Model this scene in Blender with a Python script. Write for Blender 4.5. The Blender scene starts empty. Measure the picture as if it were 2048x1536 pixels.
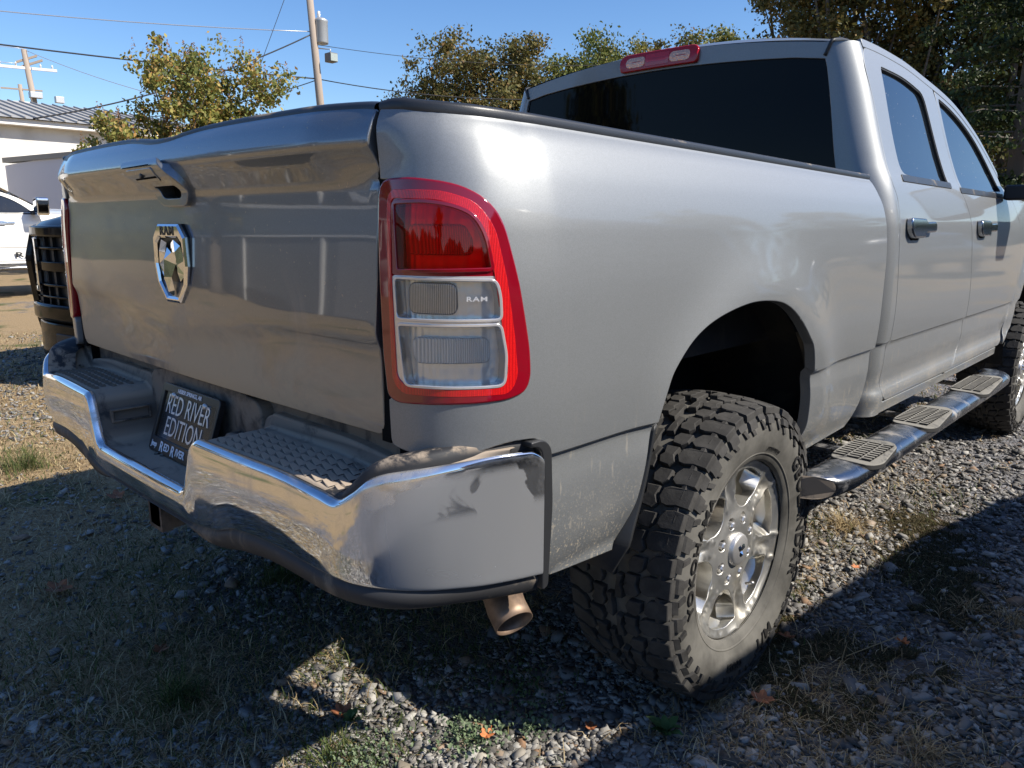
import bpy, math, random
import numpy as np
from mathutils import Vector, Matrix
from mathutils.geometry import delaunay_2d_cdt
random.seed(7); rng = np.random.default_rng(7)
scn = bpy.context.scene
COL = scn.collection
R = math.radians

# ------------------------------------------------------------------ camera
cd = bpy.data.cameras.new('camera'); cam = bpy.data.objects.new('camera', cd); COL.objects.link(cam)
cd.sensor_width = 36.0; cd.lens = 1503.87/2048*36; cd.clip_start = .05; cd.clip_end = 2000
yaw, pitch, roll = R(43.2784), R(11.901), R(.3004)
fw = Vector((-math.sin(yaw)*math.cos(pitch), math.cos(yaw)*math.cos(pitch), -math.sin(pitch)))
rt = Vector((math.cos(yaw), math.sin(yaw), 0)); up = rt.cross(fw)
rt2 = rt*math.cos(roll)+up*math.sin(roll); up2 = -rt*math.sin(roll)+up*math.cos(roll)
mw = Matrix((rt2, up2, -fw)).transposed().to_4x4(); mw.translation = (1.8526, -.8003, 1.2849)
cam.matrix_world = mw; scn.camera = cam

# ------------------------------------------------------------------ light
SUN = Vector((1.02, .52, 1.0)).normalized()
elev = math.asin(SUN.z); azim = math.atan2(SUN.x, SUN.y)
w = bpy.data.worlds.new('World'); scn.world = w; w.use_nodes = True
nt = w.node_tree; nt.nodes.clear()
sky = nt.nodes.new('ShaderNodeTexSky'); sky.sky_type = 'NISHITA'; sky.sun_disc = False
sky.sun_elevation = elev; sky.sun_rotation = azim; sky.air_density = 1.0; sky.dust_density = .3; sky.ozone_density = 3.2
bg = nt.nodes.new('ShaderNodeBackground'); bg.inputs[1].default_value = .112
out = nt.nodes.new('ShaderNodeOutputWorld')
hs = nt.nodes.new('ShaderNodeHueSaturation'); hs.inputs['Saturation'].default_value = 1.2; hs.inputs['Hue'].default_value = .507
nt.links.new(sky.outputs[0], hs.inputs['Color']); nt.links.new(hs.outputs[0], bg.inputs[0]); nt.links.new(bg.outputs[0], out.inputs[0])
sd = bpy.data.lights.new('sun', 'SUN'); sd.energy = 5.0; sd.angle = R(.53); sd.color = (1, .93, .82)
so = bpy.data.objects.new('sun', sd); COL.objects.link(so)
so.rotation_euler = (-SUN).to_track_quat('-Z', 'Y').to_euler(); so.location = SUN*60
scn.view_settings.view_transform = 'Standard'; scn.view_settings.look = 'None'
scn.view_settings.exposure = .64; scn.view_settings.gamma = 1
scn.render.engine = 'CYCLES'
scn.cycles.max_bounces = 8; scn.cycles.transparent_max_bounces = 12; scn.cycles.glossy_bounces = 5
scn.cycles.sample_clamp_indirect = 4.0

# ------------------------------------------------------------------ materials
class M:
    def __init__(s, name, base=(.5,.5,.5), rough=.5, metal=0, coat=0, spec=.5, **k):
        s.m = bpy.data.materials.new(name); s.m.use_nodes = True; s.nt = s.m.node_tree
        s.b = s.nt.nodes['Principled BSDF']
        s.set('Base Color', (*base, 1)); s.set('Roughness', rough); s.set('Metallic', metal)
        s.set('Coat Weight', coat); s.set('Coat Roughness', k.get('coat_rough', .03)); s.set('Specular IOR Level', spec)
        s.base = base; s.rough = rough; s._tc = None
    def set(s, n, v):
        if isinstance(v, bpy.types.NodeSocket): s.nt.links.new(v, s.b.inputs[n])
        else: s.b.inputs[n].default_value = v
    def n(s, t, **k):
        x = s.nt.nodes.new(t)
        for a, b in k.items(): setattr(x, a, b)
        return x
    def link(s, a, b): s.nt.links.new(a, b)
    @property
    def tc(s):
        if s._tc is None: s._tc = s.n('ShaderNodeTexCoord')
        return s._tc.outputs['Object']
    def mapv(s, scale=(1,1,1), rot=(0,0,0), src=None):
        mp = s.n('ShaderNodeMapping'); mp.inputs['Scale'].default_value = scale; mp.inputs['Rotation'].default_value = rot
        s.link(src or s.tc, mp.inputs[0]); return mp.outputs[0]
    def noise(s, scale, detail=4, rough=.55, vec=None, dist=0):
        x = s.n('ShaderNodeTexNoise'); x.inputs['Scale'].default_value = scale; x.inputs['Detail'].default_value = detail
        x.inputs['Roughness'].default_value = rough; x.inputs['Distortion'].default_value = dist
        s.link(vec or s.tc, x.inputs['Vector']); return x.outputs['Fac']
    def vor(s, scale, feature='F1', out='Distance', vec=None, rnd=1):
        x = s.n('ShaderNodeTexVoronoi', feature=feature); x.inputs['Scale'].default_value = scale; x.inputs['Randomness'].default_value = rnd
        s.link(vec or s.tc, x.inputs['Vector']); return x.outputs[out]
    def ramp(s, fac, stops):
        r = s.n('ShaderNodeValToRGB'); e = r.color_ramp.elements
        while len(e) < len(stops): e.new(.5)
        for q, (p, c) in zip(e, stops):
            q.position = p; q.color = c if len(c) == 4 else (*c, 1)
        s.link(fac, r.inputs[0]); return r.outputs[0]
    def f(s, fac, a, b):      # smooth step
        r = s.n('ShaderNodeMapRange', interpolation_type='SMOOTHSTEP'); r.inputs[1].default_value = a; r.inputs[2].default_value = b
        s.link(fac, r.inputs[0]); return r.outputs[0]
    def math(s, op, a, b=0, c=None):
        x = s.n('ShaderNodeMath', operation=op)
        for i, v in enumerate((a, b) if c is None else (a, b, c)):
            if isinstance(v, bpy.types.NodeSocket): s.link(v, x.inputs[i])
            else: x.inputs[i].default_value = v
        return x.outputs[0]
    def mix(s, fac, a, b):
        x = s.n('ShaderNodeMix', data_type='RGBA')
        for i, v in ((0, fac), (6, a), (7, b)):
            if isinstance(v, bpy.types.NodeSocket): s.link(v, x.inputs[i])
            else: x.inputs[i].default_value = v if i == 0 else (*v, 1) if len(v) == 3 else v
        return x.outputs[2]
    def mixf(s, fac, a, b):
        x = s.n('ShaderNodeMix', data_type='FLOAT')
        for i, v in ((0, fac), (2, a), (3, b)):
            if isinstance(v, bpy.types.NodeSocket): s.link(v, x.inputs[i])
            else: x.inputs[i].default_value = v
        return x.outputs[0]
    def bump(s, h, strength=.3, dist=.002, name='Normal'):
        x = s.n('ShaderNodeBump'); x.inputs['Strength'].default_value = strength; x.inputs['Distance'].default_value = dist
        s.link(h, x.inputs['Height']); s.link(x.outputs[0], s.b.inputs[name]); return x.outputs[0]
    def sep(s, i, src=None):
        x = s.n('ShaderNodeSeparateXYZ'); s.link(src or s.tc, x.inputs[0]); return x.outputs[i]
    def dust(s, mask, colour=(.30,.235,.165), rough=.9, amount=1.0, metal0=0, coat0=0):
        mk_ = s.math('MULTIPLY', mask, amount)
        cur = s.b.inputs['Base Color']
        a = cur.links[0].from_socket if cur.links else tuple(cur.default_value)[:3]
        s.set('Base Color', s.mix(mk_, a, colour))
        s.set('Roughness', s.mixf(mk_, s.rough, rough))
        s.set('Metallic', s.mixf(mk_, metal0, 0.0)); s.set('Coat Weight', s.mixf(mk_, coat0, 0.0))

def paint(name, base=(.228,.238,.243), flake=True, metal=.55, rough=.52):
    m = M(name, base, rough, metal, .65 if flake else 1.0, coat_rough=.05)
    if flake:
        v = m.vor(900, out='Color'); g = m.n('ShaderNodeSeparateColor'); m.link(v, g.inputs[0])
        m.set('Base Color', m.mix(g.outputs[0], tuple(c*.90 for c in base), tuple(min(1, c*1.10) for c in base)))
    return m
P_ = {}
def body_paint():
    m = paint('silver grey metallic paint')
    # road dust and fine mud spatter, thicker near the sills
    z = m.sep(2)
    low = m.f(z, .86, .60)
    n1 = m.f(m.noise(3.0, 6, .6), .46, .75)
    sp = m.f(m.noise(190, 2, .5), .60, .66)
    spat = m.math('MULTIPLY', sp, m.math('MULTIPLY', low, .8))
    streak = m.f(m.noise(1.0, 3, .5, m.mapv((80, 80, 11), (0.5, 0, 0))), .635, .68)
    streak = m.math('MULTIPLY', streak, m.f(z, 1.0, .75))
    k = m.math('MAXIMUM', m.math('MAXIMUM', m.math('MULTIPLY', low, m.math('MULTIPLY', n1, .35)), spat), m.math('MULTIPLY', streak, .35))
    m.dust(k, (.36,.30,.21), .8, 1, .55, .65)
    m.bump(m.noise(2.2, 2, .5), .03, .01, 'Coat Normal')
    return m
def tailgate_paint():
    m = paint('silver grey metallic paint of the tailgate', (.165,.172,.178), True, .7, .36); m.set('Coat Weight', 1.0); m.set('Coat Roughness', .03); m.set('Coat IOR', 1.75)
    z = m.sep(2)
    n1 = m.noise(2.6, 7, .62, m.mapv((1.0, 1, 1.5)), 1.0)
    low = m.f(z, 1.19, .95)
    k = m.math('MULTIPLY', m.f(m.math('ADD', n1, m.math('MULTIPLY', low, .22)), .50, .80), m.f(z, 1.30, .98))
    k = m.math('MAXIMUM', k, m.math('MULTIPLY', m.f(m.noise(3.5, 6, .6, m.mapv((1, 1, 3))), .56, .8), m.math('MULTIPLY', m.f(z, 1.43, 1.47), .5)))
    k = m.math('MAXIMUM', m.math('MULTIPLY', k, .75), m.math('MULTIPLY', m.f(m.noise(90, 3), .68, .74), .4))
    m.dust(k, (.46,.35,.225), .7, 1.4, .7, 1.0)
    m.bump(m.noise(1.7, 2, .5, m.mapv((1.2, 1, 1))), .10, .012, 'Coat Normal')
    return m
def plastic(name, base=(.016,.017,.019), rough=.55, dust=0, dscale=9, up_only=False, dc=(.25,.205,.155), bump=.25):
    m = M(name, base, rough)
    if dust:
        n1 = m.f(m.noise(dscale, 8, .68, dist=.6), .62-dust*.32, .70-dust*.2)
        if up_only:
            g = m.n('ShaderNodeNewGeometry'); zz = m.sep(2, g.outputs['Normal'])
            n1 = m.math('MULTIPLY', n1, m.f(zz, .1, .75))
        m.dust(n1, dc, .95, .92)
    if bump: m.bump(m.noise(420, 3, .6), bump, .0006)
    return m
def chrome(name, smear=.4, base=(.78,.79,.81)):
    m = M(name, base, .045, 1.0)
    n1 = m.f(m.noise(6, 7, .65, dist=.8), .42, .72)
    n2 = m.f(m.noise(2.4, 5, .6), .40, .70)
    k = m.math('MULTIPLY', m.math('MULTIPLY', n1, m.math('ADD', n2, .25)), smear)
    m.rough = .045
    k0 = k
    st = m.f(m.noise(1, 4, .6, m.mapv((160, 160, 6), (.25, 0, 0))), .5, .75)
    ax_ = m.math('ABSOLUTE', m.sep(0)); ends = m.math('MULTIPLY', m.f(ax_, .84, .93), m.f(m.sep(2), .885, .855))
    wipe = m.f(m.noise(7, 3, .5, m.mapv((1, 1, 1.6)), 1.2), .50, .55); ends = m.math('MULTIPLY', ends, m.math('SUBTRACT', 1.0, m.math('MULTIPLY', wipe, m.math('MULTIPLY', m.f(m.sep(2), .785, .815), .85))))
    film_refl = m.math('MULTIPLY', ends, m.math('ADD', .42, m.math('MULTIPLY', m.noise(5, 6, .65, m.mapv((1, 1, .8)), .6), .30))); k = m.math('MULTIPLY', k, m.math('SUBTRACT', 1.0, ends))
    m.set('Base Color', m.mix(film_refl, m.mix(k, base, (.34,.30,.25)), (.07,.074,.074))); kk = m.math('MAXIMUM', k, film_refl)  # bumper ends: dust film plus a dark reflection put into the colour
    m.set('Roughness', m.mixf(kk, .04, .42)); m.set('Metallic', m.mixf(kk, 1.0, .25))
    b = m.math('ADD', m.math('MULTIPLY', st, .05), m.noise(5, 3))
    m.bump(b, .014, .003)
    return m
MAT = {}
def mats():
    g = MAT
    g['paint'] = body_paint().m; g['tailpaint'] = tailgate_paint().m
    g['chrome'] = chrome('chrome of the bumper', .75).m
    g['chrome2'] = M('polished chrome', (.82,.83,.85), .05, 1.0).m
    g['plastic'] = plastic('black grained plastic', (.017,.018,.02), .5).m
    g['capplastic'] = plastic('black bed cap plastic', (.022,.024,.028), .38, .25, 6, True).m
    g['dustplastic'] = plastic('dusty black plastic', (.02,.021,.024), .6, .75, 8, False, (.22,.18,.14)).m
    g['capdust'] = plastic('dusty bumper cap', (.02,.021,.024), .6, .50, 16, True, (.33,.265,.20)).m
    g['steppad'] = plastic('step pad plastic under dust', (.02,.021,.024), .6, 1.1, 9, True, (.37,.30,.23)).m
    g['valance'] = plastic('mud splashed black valance', (.026,.026,.028), .6, .42, 7, False, (.17,.135,.10)).m
    g['liner'] = plastic('wheel arch liner', (.012,.012,.012), .85, .45, 10, False, (.035,.03,.025), .6).m
    g['dark'] = M('dark gap', (.006,.006,.006), .9, spec=.1).m
    m = M('tinted rear glass', (.003,.003,.004), .03, 0, 0, .12); m.rough = .03
    k = m.f(m.noise(1, 5, .7, m.mapv((70, 70, 14))), .66, .78)
    z = m.f(m.sep(2), 1.45, 1.9)
    m.dust(m.math('MULTIPLY', k, m.math('MULTIPLY', z, .16)), (.35,.3,.25), .9); g['rearglass'] = m.m
    m = M('tinted side glass', (.006,.009,.013), .02, 0, 1.0, .9); m.rough = .02
    k = m.f(m.noise(130, 2, .5), .735, .76)
    m.dust(m.math('MULTIPLY', k, .7), (.5,.45,.38), .9); g['glass'] = m.m
    # lamp materials
    m = M('dark red lens', (.22,.002,.010), .07, 0, 1.0); g['redlens'] = m.m
    g['brakered'] = M('roof brake lamp red', (.42,.004,.008), .12, 0, .25).m
    m = M('red reflex lens', (.9,.012,.01), .18, 0, 1.0)
    h = m.vor(520, rnd=.15); m.bump(h, .3, .0012); m.set('Base Color', m.mix(m.f(h, .1, .6), (.95,.016,.014), (.45,.004,.006))); g['reflex'] = m.m
    m = M('lamp reflector chrome', (.86,.86,.85), .22, .4, .6)
    h = m.n('ShaderNodeTexWave', wave_type='BANDS', bands_direction='X'); h.inputs['Scale'].default_value = 26; m.link(m.tc, h.inputs[0])
    m.bump(m.math('ADD', h.outputs['Fac'], m.vor(60, rnd=.4)), .35, .002); g['bowl'] = m.m
    g['bezel'] = M('frosted clear bezel', (.66,.64,.63), .14, .55, 1).m
    m = M('lamp optic plate', (.9,.9,.88), .15, .1, 1)
    h = m.n('ShaderNodeTexWave', wave_type='BANDS', bands_direction='Y'); h.inputs['Scale'].default_value = 110; m.link(m.tc, h.inputs[0]); m.set('Base Color', m.mix(h.outputs['Fac'], (.62,.62,.62), (.95,.95,.93)))
    m.bump(h.outputs['Fac'], .7, .0015); g['optic'] = m.m
    m = M('smoked optic plate', (.30,.30,.31), .2, .3, 1); h = m.n('ShaderNodeTexWave', wave_type='BANDS', bands_direction='X'); h.inputs['Scale'].default_value = 110; m.link(m.tc, h.inputs[0]); m.set('Base Color', m.mix(h.outputs['Fac'], (.22,.22,.22), (.60,.58,.56)))
    m.bump(h2 := m.noise(300), .4, .001); g['optic2'] = m.m
    def clear(name, tint):
        m = M(name); nt = m.nt; nt.nodes.remove(m.b)
        tr = m.n('ShaderNodeBsdfTransparent'); tr.inputs[0].default_value = (*tint, 1)
        gl = m.n('ShaderNodeBsdfGlossy'); gl.inputs['Roughness'].default_value = .03
        fr = m.n('ShaderNodeFresnel'); fr.inputs[0].default_value = 1.5; mx = m.n('ShaderNodeMixShader')
        m.link(fr.outputs[0], mx.inputs[0]); m.link(tr.outputs[0], mx.inputs[1]); m.link(gl.outputs[0], mx.inputs[2])
        m.link(mx.outputs[0], nt.nodes['Material Output'].inputs[0]); return m.m
    g['redcover'] = clear('clear red lens', (1.0,.055,.045)); g['clearcover'] = clear('clear lens', (.95,.95,.95))
    m = M('orange lamp optic', (.9,.42,.25), .15, .5, 1); m.bump(m.vor(160), .8, .003); g['orange'] = m.m
    # tyre
    m = M('tyre rubber', (.028,.027,.026), .82, 0, 0, .3); m.rough = .82
    k = m.f(m.noise(14, 7, .65), .30, .72)
    m.dust(m.math('MULTIPLY', k, .50), (.098,.094,.088), .95)
    m.bump(m.math('ADD', m.noise(260, 4), m.math('MULTIPLY', m.vor(60, 'DISTANCE_TO_EDGE'), 1.0)), .35, .0012); g['tyre'] = m.m
    m = M('tyre sidewall rubber', (.05,.048,.043), .72, 0, 0, .35); m.rough = .72
    m.dust(m.f(m.noise(8, 7, .6), .25, .7), (.145,.139,.124), .9, .85); m.bump(m.noise(90, 6), .2, .001); g['sidewall'] = m.m
    m = M('dark sidewall lettering', (.016,.015,.014), .55); g['letter'] = m.m  # letters set darker than the sidewall rubber
    m = M('polished alloy', (.76,.75,.70), .3, .92); m.rough = .3
    k = m.f(m.noise(10, 6, .65), .42, .78); m.set('Base Color', m.mix(k, (.80,.79,.75), (.50,.46,.38)))
    m.set('Roughness', m.mixf(m.f(m.noise(5, 5), .3, .7), .30, .46)); g['alloy'] = m.m
    g['nut'] = M('lug nut steel', (.62,.61,.6), .38, .8).m
    m = M('rusty exhaust steel', (.20,.135,.095), .55, .55); m.rough = .55
    m.set('Base Color', m.ramp(m.noise(16, 6, .65), [(.3, (.10,.07,.055)), (.5, (.24,.165,.115)), (.75, (.33,.25,.19))])); m.bump(m.noise(80, 4), .25, .001); g['exhaust'] = m.m
    m = M('rusty black steel', (.035,.028,.024), .75, .3); m.rough = .75
    m.dust(m.f(m.noise(18, 6, .7), .4, .66), (.17,.125,.09), .95, .9); g['steel'] = m.m
    m = M('stainless board tube', (.24,.25,.27), .28, 1.0); m.rough = .24
    m.dust(m.f(m.noise(9, 7, .7), .50, .74), (.30,.265,.22), .8, .8, 1.0, 0); g['board'] = m.m
    g['boardpad'] = plastic('dusty board pad', (.03,.03,.03), .6, 1.0, 12, True, (.21,.20,.175)).m
    g['white_print'] = M('white print', (.75,.78,.85), .4).m
    g['plate'] = M('mirrored plate', (.13,.13,.135), .16, 1.0).m; g['mirror'] = M('mirror glass', (.6,.62,.65), .02, 1.0).m
    g['silver_print'] = M('silver print', (.80,.81,.84), .28, .6).m
    g['handle'] = M('satin chrome', (.42,.43,.45), .16, 1.0).m
    g['frame'] = M('black plate frame', (.010,.010,.011), .3).m
    g['black_print'] = M('black print', (.01,.01,.01), .4).m
mats()

# ------------------------------------------------------------------ mesh helpers
def link(name, me, m=None, parent=None):
    o = bpy.data.objects.new(name, me); COL.objects.link(o)
    if m is not None: me.materials.append(MAT[m] if isinstance(m, str) else m)
    if parent is not None: o.parent = parent
    return o
def mk(name, V, F, m=None, parent=None, smooth=False, N=None, mids=None, extra=()):
    me = bpy.data.meshes.new(name); V = np.asarray(V, float)
    me.from_pydata(V.tolist(), [], [tuple(int(i) for i in f) for f in F]); me.update()
    if smooth or N is not None: me.polygons.foreach_set('use_smooth', [True]*len(me.polygons))
    if N is not None: me.normals_split_custom_set_from_vertices(np.asarray(N, float).tolist())
    o = link(name, me, m, parent)
    for e in extra: me.materials.append(MAT[e] if isinstance(e, str) else e)
    if mids is not None: me.polygons.foreach_set('material_index', mids)
    return o
def fastmesh(name, V, F, m=None, parent=None, k=None, smooth=False):
    """V (n,3), F (m,k) arrays"""
    V = np.asarray(V, np.float32); F = np.asarray(F, np.int32); k = F.shape[1]
    me = bpy.data.meshes.new(name); me.vertices.add(len(V)); me.vertices.foreach_set('co', V.ravel())
    me.loops.add(F.size); me.loops.foreach_set('vertex_index', F.ravel()); me.polygons.add(len(F))
    me.polygons.foreach_set('loop_start', np.arange(0, F.size, k, dtype=np.int32)); me.polygons.foreach_set('loop_total', np.full(len(F), k, np.int32))
    if smooth: me.polygons.foreach_set('use_smooth', np.ones(len(F), bool))
    me.update(calc_edges=True)
    return link(name, me, m, parent)
def thing(name, label, cat, loc=(0,0,0), rz=0, group=None):
    o = bpy.data.objects.new(name, None); COL.objects.link(o); o.location = loc; o.rotation_euler = (0,0,rz); o.empty_display_size = .2
    return tag(o, label, cat, group)
def tag(o, label=None, cat=None, group=None, kind=None):
    if label: o['label'] = label
    if cat: o['category'] = cat
    if group: o['group'] = group
    if kind: o['kind'] = kind
    return o
def bevel(o, w=.004, seg=2, ang=35):
    b = o.modifiers.new('bevel', 'BEVEL'); b.width = w; b.segments = seg; b.limit_method = 'ANGLE'; b.angle_limit = R(ang)
    o.data.polygons.foreach_set('use_smooth', [True]*len(o.data.polygons))
    b.harden_normals = True
    return o
BOXF = [(0,3,2,1),(4,5,6,7),(0,1,5,4),(1,2,6,5),(2,3,7,6),(3,0,4,7)]
def boxv(x0,x1,y0,y1,z0,z1): return [(x0,y0,z0),(x1,y0,z0),(x1,y1,z0),(x0,y1,z0),(x0,y0,z1),(x1,y0,z1),(x1,y1,z1),(x0,y1,z1)]
def box(name, x0,x1,y0,y1,z0,z1, m, parent=None, bv=0):
    o = mk(name, boxv(x0,x1,y0,y1,z0,z1), BOXF, m, parent)
    if bv: bevel(o, bv)
    return o
def merge(parts):
    V = []; F = []; n = 0
    for v, f in parts:
        V += [tuple(p) for p in v]; F += [tuple(i+n for i in q) for q in f]; n += len(v)
    return V, F
def prism(poly, axis, a, b):
    """extrude a 2-D polygon along an axis (poly in the other two axes, in order)"""
    n = len(poly)
    def P(p, t):
        return {0: (t, p[0], p[1]), 1: (p[0], t, p[1]), 2: (p[0], p[1], t)}[axis]
    V = [P(p, a) for p in poly]+[P(p, b) for p in poly]
    F = [tuple(range(n))[::-1], tuple(range(n, 2*n))]+[(i, (i+1) % n, n+(i+1) % n, n+i) for i in range(n)]
    return V, F
def tube(path, rad, seg=12, cap=True):
    P = [Vector(p) for p in path]; V = []; F = []
    rads = rad if hasattr(rad, '__len__') else [rad]*len(P)
    prev = None
    for i, p in enumerate(P):
        t = (P[min(i+1, len(P)-1)]-P[max(i-1, 0)]).normalized()
        if prev is None: a = t.orthogonal().normalized()
        else: a = (prev-t*prev.dot(t)).normalized()
        prev = a; b = t.cross(a)
        for k in range(seg):
            q = 2*math.pi*k/seg; V.append(p+(a*math.cos(q)+b*math.sin(q))*rads[i])
    for i in range(len(P)-1):
        for k in range(seg):
            F.append((i*seg+k, i*seg+(k+1) % seg, (i+1)*seg+(k+1) % seg, (i+1)*seg+k))
    if cap: F.append(tuple(range(seg))[::-1]); F.append(tuple((len(P)-1)*seg+k for k in range(seg)))
    return V, F
def revolve(prof, seg, axis='x', c=(0,0,0), close=False):
    """prof: list of (r, a) ; revolve round the axis through c"""
    V = []; F = []; n = len(prof)
    for k in range(seg):
        q = 2*math.pi*k/seg; cs, sn = math.cos(q), math.sin(q)
        for r, a in prof:
            V.append((c[0]+a, c[1]+r*cs, c[2]+r*sn) if axis == 'x' else (c[0]+r*cs, c[1]+r*sn, c[2]+a) if axis == 'z' else (c[0]+r*cs, c[1]+a, c[2]+r*sn))
    for k in range(seg):
        k2 = (k+1) % seg
        for i in range(n-1+(1 if close else 0)):
            j = (i+1) % n
            F.append((k*n+i, k*n+j, k2*n+j, k2*n+i))
    return V, F
def rpoly(pts, r=.02, seg=5):
    """polygon with rounded corners; pts may carry own radius as third value"""
    o = []; n = len(pts)
    for i in range(n):
        p = np.array(pts[i][:2], float); rr = pts[i][2] if len(pts[i]) > 2 else r
        a = np.array(pts[i-1][:2], float); b = np.array(pts[(i+1) % n][:2], float)
        la, lb = np.linalg.norm(a-p), np.linalg.norm(b-p); d = min(rr, la*.49, lb*.49)
        if d < 1e-5: o.append(tuple(p)); continue
        s, e = p+(a-p)/la*d, p+(b-p)/lb*d
        for k in range(seg+1):
            t = k/seg; o.append(tuple((1-t)**2*s+2*t*(1-t)*p+t*t*e))
    return o
def dense(poly, ds):
    o = []; n = len(poly)
    for i in range(n):
        a, b = np.array(poly[i], float), np.array(poly[(i+1) % n], float); L = np.linalg.norm(b-a)
        if L < 1e-7: continue
        k = max(1, int(round(L/ds)))
        for j in range(k): o.append(a+(b-a)*j/k)
    return np.array(o)
def area(P): x, y = P[:,0], P[:,1]; return .5*np.sum(x*np.roll(y,-1)-np.roll(x,-1)*y)
def inpoly(P, poly):
    x, y = P[:,0], P[:,1]; c = np.zeros(len(P), bool); a = poly; b = np.roll(poly, -1, 0)
    for (x0, y0), (x1, y1) in zip(a, b):
        if y0 == y1: continue
        k = ((y0 > y) != (y1 > y)) & (x < (x1-x0)*(y-y0)/(y1-y0)+x0); c ^= k
    return c
def segdist(P, poly):
    d = np.full(len(P), 1e9); b = np.roll(poly, -1, 0)
    for p0, p1 in zip(poly, b):
        v = p1-p0; L = max((v**2).sum(), 1e-12); t = np.clip(((P-p0)@v)/L, 0, 1); q = P-p0-t[:,None]*v
        d = np.minimum(d, np.einsum('ij,ij->i', q, q))
    return np.sqrt(d)
def panel(name, f, outer, holes=(), step=.03, ds=.012, m='paint', parent=None, edge=.003, depth=.014, mirror=False, off=0, hole_depth=None, flip=1, us=1.0, rows=()):
    """curved sheet: outline and holes in the parameters of f, bevelled and returned at its edges"""
    loops = [dense(outer, ds)]+[dense(h, ds) for h in holes]
    if area(loops[0]) < 0: loops[0] = loops[0][::-1]
    for i in range(1, len(loops)):
        if area(loops[i]) > 0: loops[i] = loops[i][::-1]
    lo, hi = loops[0].min(0), loops[0].max(0)
    gx = np.arange(lo[0]+step*.5/us, hi[0], step/us); gy = np.arange(lo[1]+step*.5, hi[1], step)
    if len(rows): gy = np.r_[gy[[min(abs(q-r_) for r_ in rows) > step*.4 for q in gy]], np.array(rows)]
    G = np.array(np.meshgrid(gx, gy)).reshape(2, -1).T
    keep = inpoly(G, loops[0])
    for h in loops[1:]: keep &= ~inpoly(G, h)
    G = G[keep]
    if len(G):
        d = np.min([segdist(G, l) for l in loops], 0); G = G[d > (min(step*.4, .012) if not len(rows) else .005)]
    pts = [tuple(p) for l in loops for p in l]+[tuple(p) for p in G]
    E = []; n0 = 0
    for l in loops:
        E += [(n0+i, n0+(i+1) % len(l)) for i in range(len(l))]; n0 += len(l)
    r = delaunay_2d_cdt([Vector(p) for p in pts], E, [], 0, 1e-6, True)
    V2 = np.array([tuple(v) for v in r[0]]); T = np.array([t for t in r[2] if len(t) == 3])
    orig = {}
    for i, l in enumerate(r[3]):
        for q in l: orig[q] = i
    C = V2[T].mean(1); k = inpoly(C, loops[0])
    for h in loops[1:]: k &= ~inpoly(C, h)
    T = T[k]
    def ev(u, v):
        e = 1e-4; p = f(u, v); du = (f(u+e, v)-f(u-e, v)); dv = (f(u, v+e)-f(u, v-e))
        N = np.cross(du, dv)*flip; N /= np.maximum(np.linalg.norm(N, axis=1), 1e-12)[:,None]
        return p+N*off, N, du/(2*e), dv/(2*e)
    P3, N3, _, _ = ev(V2[:,0], V2[:,1])
    t = T if flip > 0 else T[:,::-1]
    V = [P3]; NN = [N3]; F = [tuple(x) for x in t]; base = len(P3); n0 = 0
    for li, l in enumerate(loops):
        ids = np.array([orig[n0+i] for i in range(len(l))]); n0 += len(l)
        p, N, du, dv = P3[ids], N3[ids], None, None
        tan = np.roll(p, -1, 0)-np.roll(p, 1, 0); tan /= np.maximum(np.linalg.norm(tan, axis=1), 1e-9)[:,None]
        o = np.cross(tan, N)*flip; o /= np.maximum(np.linalg.norm(o, axis=1), 1e-9)[:,None]
        dd = depth if li == 0 or hole_depth is None else hole_depth
        rings = [(p+o*edge*.7-N*edge*.3, (N+o)/2**.5), (p+o*edge-N*edge, o), (p+o*edge-N*dd, o)]
        prev = ids; cnt = len(l)
        for q, nn in rings:
            V.append(q); NN.append(nn); cur = np.arange(base, base+cnt); base += cnt
            for i in range(cnt):
                j = (i+1) % cnt; fq = (prev[i], cur[i], cur[j], prev[j])
                F.append(fq if flip > 0 else fq[::-1])
            prev = cur
    V = np.vstack(V); NN = np.vstack(NN)
    if mirror: V = V*np.array([-1,1,1]); NN = NN*np.array([-1,1,1]); F = [q[::-1] for q in F]
    return mk(name, V, F, m, parent, N=NN)
def grid(name, P, m, parent, closeu=False, smooth=True, flip=False, mirror=False):
    """P (a,b,3) array to a quad sheet"""
    a, b = P.shape[:2]; V = P.reshape(-1, 3).copy(); i = np.arange(a-(0 if closeu else 1))[:,None]; j = np.arange(b-1)[None,:]; i2 = (i+1) % a
    F = np.stack([i*b+j, i2*b+j, i2*b+j+1, i*b+j+1], -1).reshape(-1, 4)
    if flip != mirror: F = F[:,::-1]
    if mirror: V[:,0] *= -1
    return fastmesh(name, V, F, m, parent, smooth=smooth)
_fc = {}
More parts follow.
